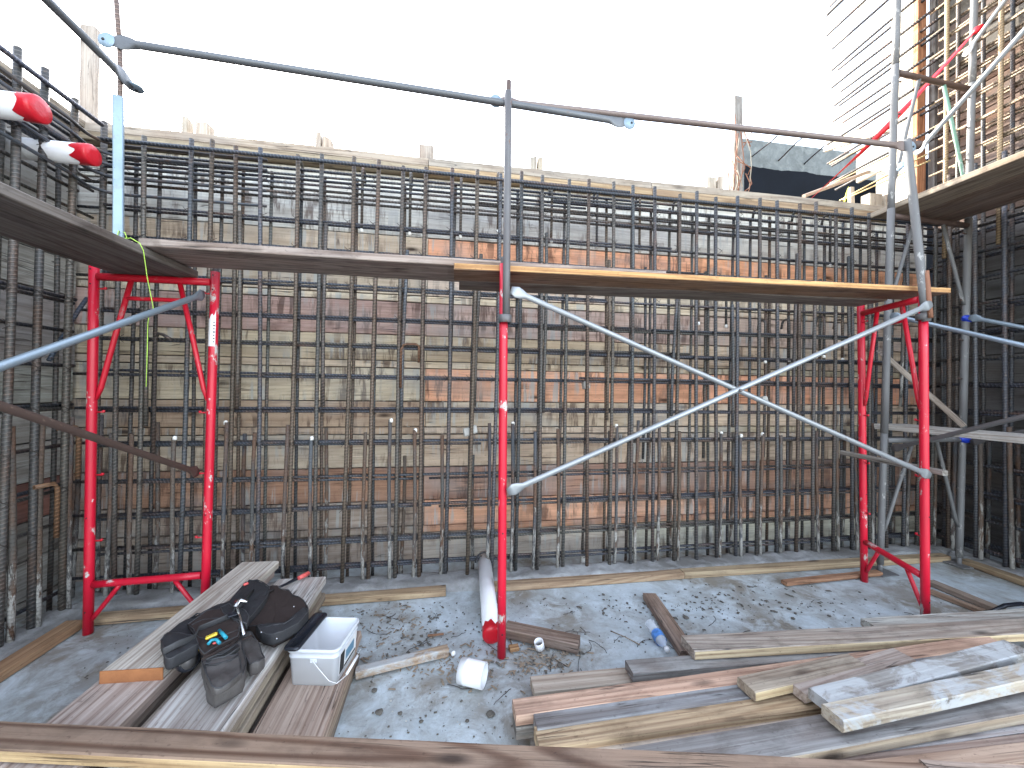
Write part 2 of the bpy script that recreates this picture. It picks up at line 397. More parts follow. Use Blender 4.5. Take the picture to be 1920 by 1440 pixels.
# ------------------------------------------------------------------ ground
me = mesh_from([(-400, -400, -.30), (400, -400, -.30), (400, 400, -.30), (-400, 400, -.30)], [(0, 1, 2, 3)])
g = mobj('ground', me, M_EARTH); tag(g, kind='structure')
def grid(x0, x1, y0, y1, nx, ny, fn):
    vs_ = [(x0+(x1-x0)*i/nx, y0+(y1-y0)*j/ny, 0) for j in range(ny+1) for i in range(nx+1)]
    vs_ = [(x, y, fn(x, y)) for (x, y, z) in vs_]
    fs = [(j*(nx+1)+i, j*(nx+1)+i+1, (j+1)*(nx+1)+i+1, (j+1)*(nx+1)+i) for j in range(ny) for i in range(nx)]
    return mesh_from(vs_, fs, True)
s = mobj('concrete_slab', grid(-3.2, 5.2, -3.5, 3.3, 130, 110, lambda x, y: .006*mnoise.noise(V((x*1.7, y*1.7, 3)))+.002*mnoise.noise(V((x*9, y*9, 1)))-.004), M_SLAB)
tag(s, kind='structure')
def curbh(u, v, top):   # rough strip of mortar, u along, v across (0..1)
    e = min(1, v/.10)*min(1, (1-v)/.30); return -.01 + (top+.012)*max(0, e)+.014*mnoise.noise(V((u*8, v*3, 2)))*e+.008*mnoise.noise(V((u*30, v*9, 5)))*e
c1 = mobj('back_curb', grid(-2.15, 4.15, 2.555, 2.84, 260, 12, lambda x, y: curbh(x, (y-2.555)/.285, .045)), M_CURB); tag(c1, kind='structure')
c2 = mobj('left_curb', grid(-2.30, -2.035, -.5, 2.556, 10, 130, lambda x, y: curbh(y, (-2.035-x)/.265, .045)), M_CURB); tag(c2, kind='structure')
c3 = mobj('right_curb', grid(4.045, 4.30, -.5, 2.556, 10, 130, lambda x, y: curbh(y, (x-4.045)/.255, .045)), M_CURB); tag(c3, kind='structure')

# ------------------------------------------------------------------ formwork walls
def formwall(root, origin, du, length, zlevels, nrm, pal, mat, jointf, thick=.038, name='board'):
    """boards lying on edge; origin: foot corner, du: direction along, nrm: towards the room"""
    du, nrm = V(du), V(nrm)
    zb_, zt2 = zlevels[0][0], zlevels[-1][1]
    cc = V(origin)+du*length/2-nrm*(thick/2+.012)+V((0, 0, (zb_+zt2)/2))
    mobj('light_block_sheet', box_mesh(length+.04, .012, zt2-zb_, .002), mat, frame_from(du, (0, 0, 1), cc), root, (.05, .04, .035))  # dark unseen sheet added to stop light leaking between the boards
    for r, (z0, z1) in enumerate(zlevels):
        js = jointf(r); js = [0]+[j for j in js if 0 < j < length]+[length]
        for k in range(len(js)-1):
            u0, u1 = js[k]+.002, js[k+1]-.002
            off = random.uniform(-.003, .004)
            a = V(origin)+du*u0+nrm*off+V((0, 0, (z0+z1)/2)); b = V(origin)+du*u1+nrm*(off+random.uniform(-.002, .002))+V((0, 0, (z0+z1)/2))
            c = pal(r, (u0+u1)/2, (z0+z1)/2)
            plank(name, a, b, (z1-z0)-random.uniform(.006, .011), thick, mat, jit(c, .15), up=nrm, parent=root, bev=.003, seg=6, wear=.001)

back = thing('formwork_wall', (1, 3.0, 0), 'long low timber formwork wall of stacked boards behind the scaffold, facing the camera', 'formwork wall')
zs = [.02]
rows = []
base = -.03
k = 0; z = base
edges = [-.03+.2515*i for i in range(13)]      # seam heights; 1.98, 1.73 ... measured
for i in range(12):
    z0, z1 = edges[i], edges[i+1]
    if i in (1, 4, 6, 8): rows += [(z0, z0+.055), (z0+.055, z1)]
    elif i >= 9 and i < 12: rows.append((z0, z1))
    else: rows.append((z0, z1))
rows[0] = (-.06, rows[0][1]); rows[-1] = (rows[-1][0], 2.948)
XL, XR = -2.55, 4.50
def back_joint(r):
    return [(-.19-XL)+random.uniform(-.004, .004), (2.08-XL)+(0 if r % 3 else -.6)]
def back_pal(r, u, z):
    x = u+XL
    if z > 2.45: return (.42, .42, .38)
    if x > -.2:
        if 2.2 < z < 2.5: return (.50, .24, .13)
        if 1.30 < z < 1.47: return (.50, .24, .14)
        if 1.22 < z < 1.31: return (.46, .24, .15)
        if .5 < z < .72: return (.25, .13, .09)
        if .22 < z < .5: return (.42, .22, .14)
        if 1.73 < z < 2.0: return (.40, .30, .24)
        if z < .22: return (.30, .28, .24)
        return random.choice([(.36, .29, .21), (.40, .33, .25), (.32, .25, .18)])
    if .5 < z < .72: return (.26, .14, .09)
    if .98 < z < 1.22: return (.30, .21, .15)
    if 1.73 < z < 1.99: return (.30, .20, .17)
    if z < .5: return (.24, .20, .16)
    return random.choice([(.40, .33, .24), (.37, .31, .23), (.34, .29, .22)])
formwall(back, (XL, 3.019, 0), (1, 0, 0), XR-XL, rows, (0, -1, 0), lambda r, u, z: tuple(min(.82, 1.72*(q*.88+.12*m_)) for q, m_ in zip(back_pal(r, u, z), (.38, .31, .23))), M_FORM, back_joint)
# stacked cap strips along the top
for (u0, u1, col) in ((XL, -.19, TAN), (-.19, 1.62, YEL), (1.62, 4.14, YEL)):
    plank('top_plate', (u0+.002, 3.005, 3.003), (u1-.002, 3.005, 3.003), .118, .054, M_LUMBER, jit(col, .1), parent=back)
    plank('top_plate', (u0+.002, 3.02, 3.066), (u1-.002, 3.022, 3.066), .13, .060, M_FORM_TOP, jit((.42, .36, .28), .08), parent=back, bow=.004)
# stake heads behind the top
for (px0, px1, py) in ((346, 356, 222), (369, 393, 231), (594, 603, 253), (605, 620, 260), (787, 814, 276), (993, 1004, 298), (1008, 1016, 299), (1323, 1340, 334), (1343, 1353, 332), (1627, 1650, 364), (1655, 1663, 367), (198, 212, 233)):
    pa, pb = atY(px0, py, 3.14), atY(px1, py, 3.14)
    wd = max(.036, (pb-pa).length)
    x = (pa.x+pb.x)/2
    plank('stake', (x, 3.155, .0), (x+random.uniform(-.01, .01), 3.155, pa.z), .088, wd, M_FORM_TOP, jit((.44, .38, .31), .1), up=(1, 0, 0), parent=back, chip=.02, top=False)
# outer wales on the back face keep the boards in line
for z in (.5, 1.6, 2.6):
    plank('wale', (XL, 3.24, z), (XR, 3.24, z), .09, .04, M_FORM_TOP, jit(TAN), up=(0, 1, 0), parent=back, top=False)
# spray painted mark and flat mortar blocks
def text_mesh(s_, size, ext=.0004):
    cu = bpy.data.curves.new('txt', 'FONT'); cu.body = s_; cu.size = size; cu.align_x = 'CENTER'; cu.align_y = 'CENTER'; cu.extrude = ext
    o = bpy.data.objects.new('txt', cu); COL.objects.link(o); bpy.context.view_layer.update()
    me = bpy.data.meshes.new_from_object(o.evaluated_get(bpy.context.evaluated_depsgraph_get()))
    bpy.data.objects.remove(o); bpy.data.curves.remove(cu); return me
mk = atY(1437, 992, 2.992)
mobj('painted_mark', text_mesh('3', .062, .001), M_INK_SHADE, frame_from((1, 0, 0), (0, -1, 0), (mk.x, 2.992, mk.z)), back)

left = thing('formwork_wall', (-2.47, 1.5, 0), 'dark grey timber formwork wall on the left carrying the two white pipes', 'formwork wall')
lrows = [(-.06, .03)]+[(.03+.235*i, .03+.235*(i+1)) for i in range(12)]+[(2.85, 3.02)]
def left_pal(r, u, z): return (.26, .11, .08) if .55 < z < .8 else (.25, .24, .22) if .3 < z < .5 else random.choice([(.36, .355, .33), (.40, .39, .35), (.33, .32, .30)])
formwall(left, (-2.489, -.6, 0), (0, 1, 0), 3.60, lrows, (1, 0, 0), left_pal, M_FORM_TOP, lambda r: [1.6+.35*(r % 3)])
plank('top_plate', (-2.49, -.6, 3.07), (-2.49, 3.1, 3.07), .14, .045, M_FORM_TOP, (.30, .25, .19), parent=left)

right = thing('formwork_wall', (4.47, 1.5, 0), 'tall timber formwork wall on the right with upper boards darkened as shaded and end board whitened as sunlit', 'formwork wall')
rrows = [(-.06, .03)]+[(.03+.235*i, .03+.235*(i+1)) for i in range(26)]
def right_pal(r, u, z):
    if z > 2.9: return random.choice([(.11, .07, .055), (.09, .08, .065), (.13, .075, .05), (.07, .065, .06)])  # upper boards darkened in colour for the shade of the rebar
    return random.choice([(.10, .095, .09), (.13, .12, .11), (.085, .08, .075)])
formwall(right, (4.489, .2, 0), (0, 1, 0), 2.76, rrows, (-1, 0, 0), right_pal, M_FORM_TOP, lambda r: [1.1+.4*(r % 3)])
plank('end_post', (4.44, 2.935, 3.09), (4.44, 2.935, 6.1), .05, .038, M_LUMBER, (.22, .21, .2), up=(-1, 0, 0), parent=right, top=False)
plank('end_post', (4.36, 2.985, 3.09), (4.36, 2.985, 6.1), .10, .038, M_LUMBER, (.56, .27, .14), up=(0, -1, 0), parent=right, top=False)
plank('end_board', (4.33, 3.10, 3.09), (4.33, 3.10, 6.1), .19, .038, M_SUNLITWOOD, (.68, .63, .52), up=(-1, 0, 0), parent=right, top=False)
for (z0, z1, y1) in ((3.62, 3.92, 3.53), (3.33, 3.615, 3.33)):
    plank('end_board', (4.34, 3.20, (z0+z1)/2), (4.34, y1, (z0+z1)/2), z1-z0, .038, M_SUNLITWOOD, (.70, .66, .56), up=(-1, 0, 0), parent=right, top=False)
plank('end_board', (4.345, 3.08, 4.0), (4.345, 3.9, 4.25), .12, .038, M_SUNLITWOOD, (.6, .55, .45), up=(-1, 0, 0), parent=right, top=False)
plank('end_board', atX(1620, 0, 4.6), atX(1655, -20, 4.45), .14, .08, M_SUNLITWOOD, (.68, .64, .55), up=(-1, 0, 0), parent=right, top=False)

# ------------------------------------------------------------------ rebar mats
C_V = [(.065, .063, .06), (.075, .068, .06), (.055, .057, .06), (.085, .065, .05), (.06, .065, .072)]
C_H = [(.042, .047, .058), (.046, .05, .059), (.058, .056, .053), (.038, .042, .051)]
def cv(): return jit(random.choice(C_V), .2)
def chh(): return jit(random.choice(C_H), .2)
PX_V = [222, 263, 293, 343, 390, 437, 488, 548, 597, 650, 697, 745, 790, 840, 883, 928, 972, 1013, 1058, 1103, 1148, 1187, 1228, 1268, 1307, 1345, 1383, 1422, 1460, 1497, 1528, 1565, 1600, 1632, 1664, 1697, 1722, 1748, 1772]
frontY = 2.70
xs = [atY(p, 700, frontY).x for p in PX_V]
def fixspread(xs):
    out = []
    for x in xs:
        if not out or x-out[-1] > .1: out.append(x)
    return out
xs = fixspread(xs)
GB = 'rebar mats of the back wall'
mat_f = thing('rebar_mat', (1, 2.70, 0), 'front rebar grid of the back wall, bar feet caked with grey mortar', 'rebar grid', GB)
mat_b = thing('rebar_mat', (1, 2.79, 0), 'rear rebar grid of the back wall, between the front grid and the boards', 'rebar grid', GB)
tips = []
for i, x in enumerate(xs):
    top = 2.86+random.uniform(-.015, .03)
    lean = random.uniform(-.022, .028)
    z0 = .02 if i % 3 else .03
    bar('rebar', (x, frontY, z0), (x+lean, frontY+random.uniform(-.01, .01), top), .0132, M_REBAR, cv(), mat_f)
    s_ = 1 if x > .9 else -1
    if i % 5 != 3:   # short starter bar alongside, mortar on its foot
        h = random.uniform(.98, 1.12)
        xo = x+s_*random.uniform(.029, .036)
        bar('starter_bar', (xo, frontY-.004, .0), (xo+random.uniform(-.01, .01), frontY-.004, h), .0122, M_REBAR_M, cv(), mat_f)
        if random.random() < .4: tips.append((xo, frontY-.004, h, mat_f))
    if i % 3 == 1:   # second lap from mid height up
        bar('rebar', (x-s_*.031, frontY+.004, 1.15+random.uniform(-.1, .1)), (x+lean-s_*.03, frontY, 2.2+random.uniform(-.2, .3)), .0122, M_REBAR, cv(), mat_f)
for i, x in enumerate(xs):
    xb = x+random.uniform(-.006, .012)
    if xb > 4.1: continue
    bar('rebar', (xb, 2.80, .0), (xb+random.uniform(-.015, .02), 2.80, 2.77+random.uniform(-.04, .03)), .011, M_REBAR, cv(), mat_b)
    if i % 3 == 1:
        bar('starter_bar', (xb+.028, 2.802, .0), (xb+.03+random.uniform(-.015, .015), 2.802, random.uniform(.85, 1.15)), .0125, M_REBAR_M, cv(), mat_b)
    if i > 20 and i % 3 == 0:
        bar('rebar', (xb-.032, 2.805, .8), (xb-.03, 2.805, 2.3), .011, M_REBAR, cv(), mat_b)
HZ = [.135, .31, .53, .735, .965, 1.185, 1.41, 1.62, 1.805, 2.015, 2.25, 2.435, 2.60, 2.67, 2.735, 2.805]
for j, z in enumerate(HZ):
    yf = frontY+.026
    heavy = j == len(HZ)-1
    y = frontY-.026 if heavy else yf
    r = .0125 if heavy else .0085
    mid = random.uniform(.2, 1.6)
    j1, j2 = random.uniform(-.006, .006), random.uniform(-.006, .006)
    bar('rebar', (-2.12, y, z+j1), (mid+.45, y, z+j2), r, M_REBAR, chh(), mat_f)
    bar('rebar', (mid-.35, y+.002, z+j2-.019), (4.12, y+.002, z+j1-.019), r, M_REBAR, chh(), mat_f)
    if j < 11:
        bar('rebar', (-2.12, y, z+j1-.019), (mid-.4, y, z+j2-.0195), r, M_REBAR, chh(), mat_f)
        if j % 2 == 0: bar('rebar', (mid+.5, y, z+j1+.001), (4.12, y, z+j1+.001), r, M_REBAR, chh(), mat_f)
    zb = z-.010+random.uniform(-.004, .004)
    bar('rebar', (-2.3, 2.778, zb), (4.3, 2.778, zb+.004), .0095, M_REBAR, chh(), mat_b)
    if j % 3 == 1 and j < 10: bar('rebar', (1.0, 2.779, zb-.019), (4.3, 2.779, zb-.016), .0095, M_REBAR, chh(), mat_b)
# bars that turn the left corner
for z in (2.80, 2.735, 2.67, 2.60, 2.50):
    c = V((-2.12+.10, 2.70-.12+.026, z))
    pts = [V((-2.12, 2.1, z+.02)), V((-2.12, 2.5, z+.01))]+arc(c, (-1, 0, 0), (0, 1, 0), .11, 0, math.pi/2, 6)+[V((-1.7, 2.714, z)), V((-1.2, 2.714, z))]
    pipe('corner_bar', pts, .0095, M_REBAR, chh(), mat_f, 8)
# hooked link bars
def hook(px, py, side, mat_, long=.55, r=.0095, Y=2.69, back=True):
    p = atY(px, py, Y)
    R = .035
    c = p+V((0, R, 0))
    pts = [p+V((0, 0, -long)), p+V((0, 0, -.01))]+arc(c, (0, -1, 0), (0, 0, 1), R, 0, math.pi*.9, 6)
    pts.append(pts[-1]+V((0, .01, -.05)))
    o = pipe('hook_bar', pts, r, M_REBAR, cv(), mat_, 8)
    tips.append((pts[0].x, pts[0].y, pts[0].z-.004, mat_))
for (px, py) in ((935, 330), (1035, 350), (1120, 362), (1200, 372), (1272, 380), (1425, 395), (1500, 400), (1557, 408), (680, 322), (770, 330), (865, 338), (560, 308)):
    hook(px, py, 1, mat_b, .40, Y=2.765)
for (px, py) in ((1435, 608), (1480, 606), (1545, 600), (1580, 606), (1362, 540), (1310, 534)):
    hook(px, py, 1, mat_b, .30, Y=2.765)
# U-shaped tie in the front grid
p = atY(752, 650, 2.69); q = atY(785, 680, 2.69)
pipe('hook_bar', [p+V((0, 0, -.28)), p+V((0, 0, -.02)), p+V((.015, 0, .01)), p+V((.04, 0, .02)), V((q.x-.02, 2.69, p.z+.02)), V((q.x, 2.69, p.z+.005)), V((q.x, 2.69, q.z))], .0085, M_REBAR, (.11, .055, .03), mat_f, 8)
p = atY(292, 628, 2.66)
pipe('hook_bar', [p+V((0, 0, -.75)), p+V((0, 0, -.02)), p+V((.02, -.01, .008)), p+V((.06, -.03, .0)), p+V((.12, -.06, -.03))], .0095, M_REBAR, (.07, .06, .055), mat_f, 8)
# pale bar tips
tipme = lathe([(.0, .012), (.009, .010), (.0125, .0), (.011, -.014), (.0, -.016)], 8)
for (x, y, z, pr) in tips: mobj('white_tip', tipme, M_CAP, Matrix.Translation((x, y-.002, z)), pr)
for (px, py) in ((1098, 722), (875, 810), (888, 805), (1432, 750)):
    p = atY(px, py, 2.745); mobj('spacer_block', box_mesh(.045, .05, .06, .006), M_MORTAR, frame_from((1, .1, .15), (0, .1, 1), p), mat_f)
p = atY(1093, 1052, 2.80)
mobj('spacer_block', box_mesh(.04, .04, .08, .006), M_MORTAR, Matrix.Translation(p), mat_f)

# tie wire at crossings, one joined part per mat
def ties(root, pts, nrm):
    vs_, fs = [], []
    n = V(nrm)
    for p in pts:
        for d in ((1, 1), (1, -1)):
            s_ = .024; t = n.cross(V((0, 0, 1)))
            a = p+(t*d[0]+V((0, 0, d[1])))*s_; b = p-(t*d[0]+V((0, 0, d[1])))*s_
            m = p-n*.0-(-n)*.018
            for (u, v_) in ((a, m), (m, b)):
                w_ = V((0, 0, .0022)); o = len(vs_)
                vs_ += [u-w_, u+w_, v_+w_, v_-w_, (u+v_)/2+n*.002, (u+v_)/2-n*.002]
                fs += [(o, o+1, o+4), (o+1, o+2, o+4), (o+2, o+3, o+4), (o+3, o, o+4)]
    o = mobj('tie_wires', mesh_from(vs_, fs), M_WIRE, None, root); tag(o, kind='stuff')
ties(mat_f, [V((x+random.uniform(-.01, .02), frontY, z-.008)) for x in xs for z in HZ[:-1] if random.random() < .75], (0, -1, 0))

GL = 'rebar mats of the side walls'
mat_l = thing('rebar_mat', (-2.15, 1.5, 0), 'rebar grid of the left wall with the white pipes poking through it', 'rebar grid')
ysl = [atX(p, q, -2.15).y for (p, q) in ((181, 700), (127, 600), (70, 600), (15, 600))]
ysl += [ysl[-1]-.17*i for i in range(1, 9)]
for i, y in enumerate(ysl):
    bar('rebar', (-2.15, y, .02), (-2.15, y+random.uniform(-.01, .03), 2.93+(.07 if i in (2, 3) else .03)), .0165, M_REBAR, cv(), mat_l)
    bar('starter_bar', (-2.148, y+.034, .0), (-2.148, y+.03, random.uniform(.95, 1.15)), .015, M_REBAR_M, cv(), mat_l)
    if i % 2: bar('rebar', (-2.30, y+.10, .0), (-2.30, y+.11, 2.80), .012, M_REBAR, cv(), mat_l)
    if i % 4 == 0: bar('starter_bar', (-2.30, y+.065, .0), (-2.30, y+.07, random.uniform(.9, 1.1)), .013, M_REBAR_M, cv(), mat_l)
for j, z in enumerate(HZ):
    if j in (1, 9): continue
    bar('rebar', (-2.178, -.1, z+.02), (-2.178, 2.62, z+.02), .0105, M_REBAR, chh(), mat_l)
    if j in (3, 5, 8, 10, 13): bar('rebar', (-2.178, -.1, z+.001), (-2.178, 2.62, z), .0105, M_REBAR, chh(), mat_l)
    if j > 10: bar('rebar', (-2.325, -.1, z-.02), (-2.325, 2.9, z-.02), .0095, M_REBAR, chh(), mat_l)
bar('rebar', (-2.125, -.1, 2.925), (-2.115, 2.70, 2.915), .0135, M_REBAR, (.05, .055, .075), mat_l)
bar('rebar', atX(165, 560, -2.22), atX(88, 675, -2.22), .011, M_REBAR, (.045, .06, .085), mat_l)
for (px, py) in ((108, 905), (148, 800)):
    p = atX(px, py, -2.12)
    pipe('hook_bar', [p+V((0, 0, -.3)), p+V((0, 0, -.03)), p+V((0, -.02, 0)), p+V((-.02, -.10, .0))], .0115, M_REBAR, (.16, .09, .05), mat_l, 8)
ties(mat_l, [V((-2.15, y, z)) for y in ysl for z in HZ[:-1] if random.random() < .8], (1, 0, 0))

mat_r = thing('rebar_mat', (4.15, 1.5, 0), 'rebar grid of the right wall, tinted as sunlit above the deck, long dowels beyond its end', 'rebar grid')
ysr = [atX(p, 700, 4.15).y for p in (1792, 1826, 1857, 1908)]
ysr = sorted(set([2.62-.165*i for i in range(12)]), reverse=True)
for i, y in enumerate(ysr):
    bar('rebar', (4.15, y, .0), (4.15, y+random.uniform(-.01, .01), 3.2), .0155, M_REBAR, cv(), mat_r)
    bar('rebar', (4.15, y+.032, 2.5), (4.15, y+.03, 5.9), .0155, M_REBAR, jit((.22, .16, .09)), mat_r)  # upper bars get sunlight painted in as a lighter yellow tone
    bar('rebar', (4.32, y+.06, .0), (4.32, y+.06, 5.9), .0135, M_REBAR, cv(), mat_r)
    bar('starter_bar', (4.152, y-.034, .0), (4.152, y-.03, random.uniform(.9, 1.1)), .0145, M_REBAR_M, cv(), mat_r)
    bar('starter_bar', (4.322, y+.02, .0), (4.322, y+.02, random.uniform(.9, 1.1)), .0135, M_REBAR_M, cv(), mat_r)
z = .13; j = 0
while z < 5.9:
    for (X, y1) in ((4.178, 2.72), (4.345, 2.9)):
        bar('rebar', (X, .6, z), (X, y1, z+random.uniform(-.006, .006)), .0105, M_REBAR, chh() if z < 3 else jit((.13, .10, .07)), mat_r)  # higher rows carry the painted warm sunlit tone
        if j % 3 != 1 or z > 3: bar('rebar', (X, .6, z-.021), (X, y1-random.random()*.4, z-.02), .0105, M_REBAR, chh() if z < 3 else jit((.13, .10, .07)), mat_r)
    z += .215; j += 1
for (px, py, X) in ((1555, 13, 4.42), (1551, 27, 4.3), (1549, 31, 4.42), (1549, 68, 4.3), (1559, 93, 4.42), (1559, 131, 4.22), (1572, 130, 4.40), (1559, 166, 4.22), (1575, 173, 4.40), (1564, 197, 4.22), (1573, 198, 4.40), (1561, 229, 4.22), (1579, 231, 4.40), (1550, 272, 4.22), (1562, 272, 4.40), (1552, 308, 4.22), (1560, 312, 4.40), (1557, 345, 4.22), (1566, 355, 4.40)):
    p = atX(px, py, X-.06); bar('dowel', (X-.06, 2.75, p.z+random.uniform(-.01, .01)), p, .0125, M_REBAR, (.02, .018, .02), mat_r)

# ------------------------------------------------------------------ pipes
def pvc(name, a, b, r, label, ribs=False, group=None, jag=5):
    a, b = V(a), V(b); L = (b-a).length; root = thing(name, a, label, 'pipe', group)
    M = zframe(b-a, a)
    prof = [(r*.93, 0), (r, 0), (r, L*.55), (r, L), (r*.93, L), (r*.93, 0)]
    if ribs: prof = [(r*.93, 0), (r, 0), (r, L*.5), (r*1.03, L*.5+.004), (r*1.03, L*.5+.012), (r, L*.5+.016), (r, L*.5+.03), (r*1.03, L*.5+.033), (r*1.03, L*.5+.037), (r, L*.5+.04), (r, L), (r*.93, L), (r*.93, 0)]
    mobj('pipe_body', lathe(prof, 28), M_PVC, M, root)
    n = 40; vs_, fs = [], []
    rt = r*1.035
    for (zz, rr) in (('e', rt), (L-.012, rt*1.01), (L+.004, rt*1.0), (L+.010, rt*.9), (L+.011, rt*.4)):
        for j_ in range(n):
            an = 2*math.pi*j_/n
            if zz == 'e':
                q = mnoise.noise(V((math.cos(an)*1.7, math.sin(an)*1.7, jag)))
                z_ = L-r*(.85+.8*q+.14*(1 if math.sin(an*jag) > .3 else -.4)+.12*mnoise.noise(V((an*6, jag, 0))))
            else: z_ = zz
            rr2 = rr*(1+.015*mnoise.noise(V((math.cos(an)*3, math.sin(an)*3, rr*50))))
            vs_.append((rr2*math.cos(an), rr2*math.sin(an), z_))
    for i in range(4):
        for j_ in range(n):
            a_, b_ = i*n+j_, i*n+(j_+1) % n; fs.append((a_, b_, b_+n, a_+n))
    fs.append(tuple(4*n+j_ for j_ in range(n)))
    mobj('tape_cap', mesh_from(vs_, fs, True), M_TAPE, M, root)
    return root
e1 = atX(72, 205, -1.93); e2 = atX(172, 291, -1.95)
pvc('pvc_pipe', (-2.6, e1.y, e1.z+.01), e1, .058, 'upper white pipe with torn red tape over its end, sticking out of the left wall', group='taped pipes in the left wall')
pvc('pvc_pipe', (-2.6, e2.y+.02, e2.z+.012), e2, .053, 'lower ribbed white pipe with red taped end on the left wall, beside the blue post', True, group='taped pipes in the left wall', jag=7)
e3 = atZ(922, 1190, .052)
pt = atY(908, 1046, 2.78)
pvc('pvc_pipe', (pt.x, 2.80, pt.z), e3, .047, 'white pipe lying on the slab with red taped end, coming out of the back wall', jag=9)
# black collar round the pipe's far end, in the rebar
cl = atY(908, 1049, 2.72)
o = pipe('pipe_strap', arc((cl.x, 2.715, cl.z-.01), (1, 0, 0), (0, 0, 1), .062, -.1, math.pi+.1, 12), .006, M_BLACKNY, parent=None)
tag(o, 'thin black strap bent over the white floor pipe where it enters the rebar', 'strap')

# ------------------------------------------------------------------ kerb boards nailed to the slab
def lab(o, l, c, g=None): return tag(o, l, c, g)
lab(plank('lumber_strip', (-1.96, 2.495, .04), (-.01, 2.54, .04), .07, .04, M_LUMBER, YEL, chip=.01), 'yellowish lumber strip along the back curb, left of the white floor pipe', 'lumber')
lab(plank('lumber_strip', (.30, 2.545, .042), (1.66, 2.545, .042), .07, .042, M_LUMBER, jit(YEL)), 'yellow lumber strip along the back curb right of the middle red post', 'lumber')
lab(plank('lumber_strip', (1.665, 2.548, .044), (3.98, 2.53, .042), .07, .044, M_LUMBER, jit(YEL)), 'longest lumber strip along the back curb, ending at the right corner', 'lumber')
lab(plank('lumber_strip', (-2.0, 2.45, .045), (-2.0, -.4, .045), .09, .045, M_LUMBER, (.40, .25, .14)), 'orange brown lumber strip along the foot of the left wall', 'lumber')
lab(plank('lumber_strip', (4.03, 2.45, .04), (4.03, .2, .04), .08, .04, M_LUMBER, (.30, .22, .13)), 'lumber strip along the foot of the right wall', 'lumber')

# ------------------------------------------------------------------ scaffold frames
def frame(name, a, b, z0, H, label, mats, bot=True, vz=1.25, tops=None, group=None, pins=True, r=.0215, jack=False, extra=None, bottom_z=.27, vfrac=(.3, .7)):
    a, b = V(a), V(b)
    ta, tb = tops if tops else (V((a.x, a.y, H)), V((b.x, b.y, H)))
    root = thing(name, (a+b)/2, label, 'scaffold frame', group)
    ma, mb, mbar, mv1, mv2, mlow = mats
    def P(s, z):   # point on the frame: s across, z height
        f = (z-z0)/(H-z0); A = a.lerp(ta, f); B = b.lerp(tb, f); return A.lerp(B, s)
    for (s, m_) in ((0, ma), (1, mb)):
        bar('post', P(s, z0+(.06 if jack else 0)), P(s, H+.0), r, m_, parent=root, sides=16, amp=0)
    u = (P(1, H)-P(0, H)).normalized()
    zt = H-.055
    bar('top_bar', P(0, zt)+u*.018, P(1, zt)-u*.018, r*.92, mbar, parent=root, sides=14, amp=0)
    d = vfrac
    for (s0, s1, m_) in ((d[0], 0, mv1), (d[1], 1, mv2)):
        bot_ = P(s1, vz)+(u if s1 == 0 else -u)*.022
        tp = P(s0, zt-.012)
        mid = tp.lerp(bot_, .9)+(u if s1 == 0 else -u)*.004
        pipe('brace_tube', [tp, tp.lerp(bot_, .5), mid, bot_], .0125, m_, parent=root, sides=10, flat={3: (.9, .5)})
    if bot:
        sz = zt-.11
        f1 = (zt-sz)/(zt-vz)
        bar('short_bar', P(d[0]*(1-f1), sz), P(d[1]+(1-d[1])*f1, sz), .0115, mbar, parent=root, sides=10, amp=0)
        bar('bottom_bar', P(0, bottom_z-.012)+u*.02, P(1, bottom_z+.012)-u*.02, .019, mlow, parent=root, sides=14, amp=0)
        for (s0, s1) in ((.27, 0), (.73, 1)):
            bar('gusset', P(s0, bottom_z-.01), P(s1, .075)+(u if s1 == 0 else -u)*.02, .0115, mlow, parent=root, sides=10, amp=0)
    if pins:
        for z in (H-.12, z0+.16+(H-z0)*.52, z0+(H-z0)*.43, z0+(H-z0)*.25):
            for (s, sg) in ((0, 1), (1, -1)):
                p = P(s, z); q = p+u*(sg*.055)
                o = pipe('lock_pin', [p+u*sg*.018, q-u*sg*.004, q, q+V((0, 0, .010))], [.0045, .0045, .0065, .0065], mbar, parent=root, sides=6)
    if mbar is M_RED:
        hm = lathe([(.0042, 0), (.0042, .0008), (0, .0008)], 8)
        for s in (0, 1):
            for z in (.12, .62, H-.02, H-.10):
                c_ = P(s, z); mobj('pin_hole_shade', hm, M_INK_SHADE, zframe(V((0, -1, 0)), c_+V((0, -r-.0002, 0))), root)  # dark discs painted as the shade inside the pin holes
            bar('coupling_pin', P(s, H-.01), P(s, H+.035), r*.72, M_GREYTUBE, parent=root, sides=10, amp=0)
    if jack:
        for s in (0, 1):
            p = P(s, z0); bar('jack_screw', p, p+V((0, 0, .14)), .016, M_MORTTUBE, parent=root, sides=12, amp=0)
            mobj('base_plate', box_mesh(.15, .15, .008, .002), M_MORTTUBE, Matrix.Translation(p+V((0, 0, .006))), root)
    return root, P
RED6 = (M_RED, M_RED, M_RED, M_RED, M_RED, M_RED_SPL)
HF = 1.965
GR = 'red scaffold frames carrying the deck'
fl, PL = frame('scaffold_section', (-1.895, 2.395, 0), (-1.325, 2.375, 0), 0, HF, 'red scaffold frame at left corner with white sticker on its right post', (M_RED_SPL, M_RED, M_RED, M_RED, M_RED, M_RED_SPL), group=GR, tops=(V((-1.90, 2.39, HF)), V((-1.31, 2.385, HF))))
fm, PM = frame('scaffold_section', (.272, 1.915, 0), (.330, 2.395, 0), 0, HF, 'middle red scaffold frame seen edge on, standing beside the taped floor pipe', RED6, group=GR, tops=(V((.256, 1.92, HF)), V((.325, 2.395, HF))))
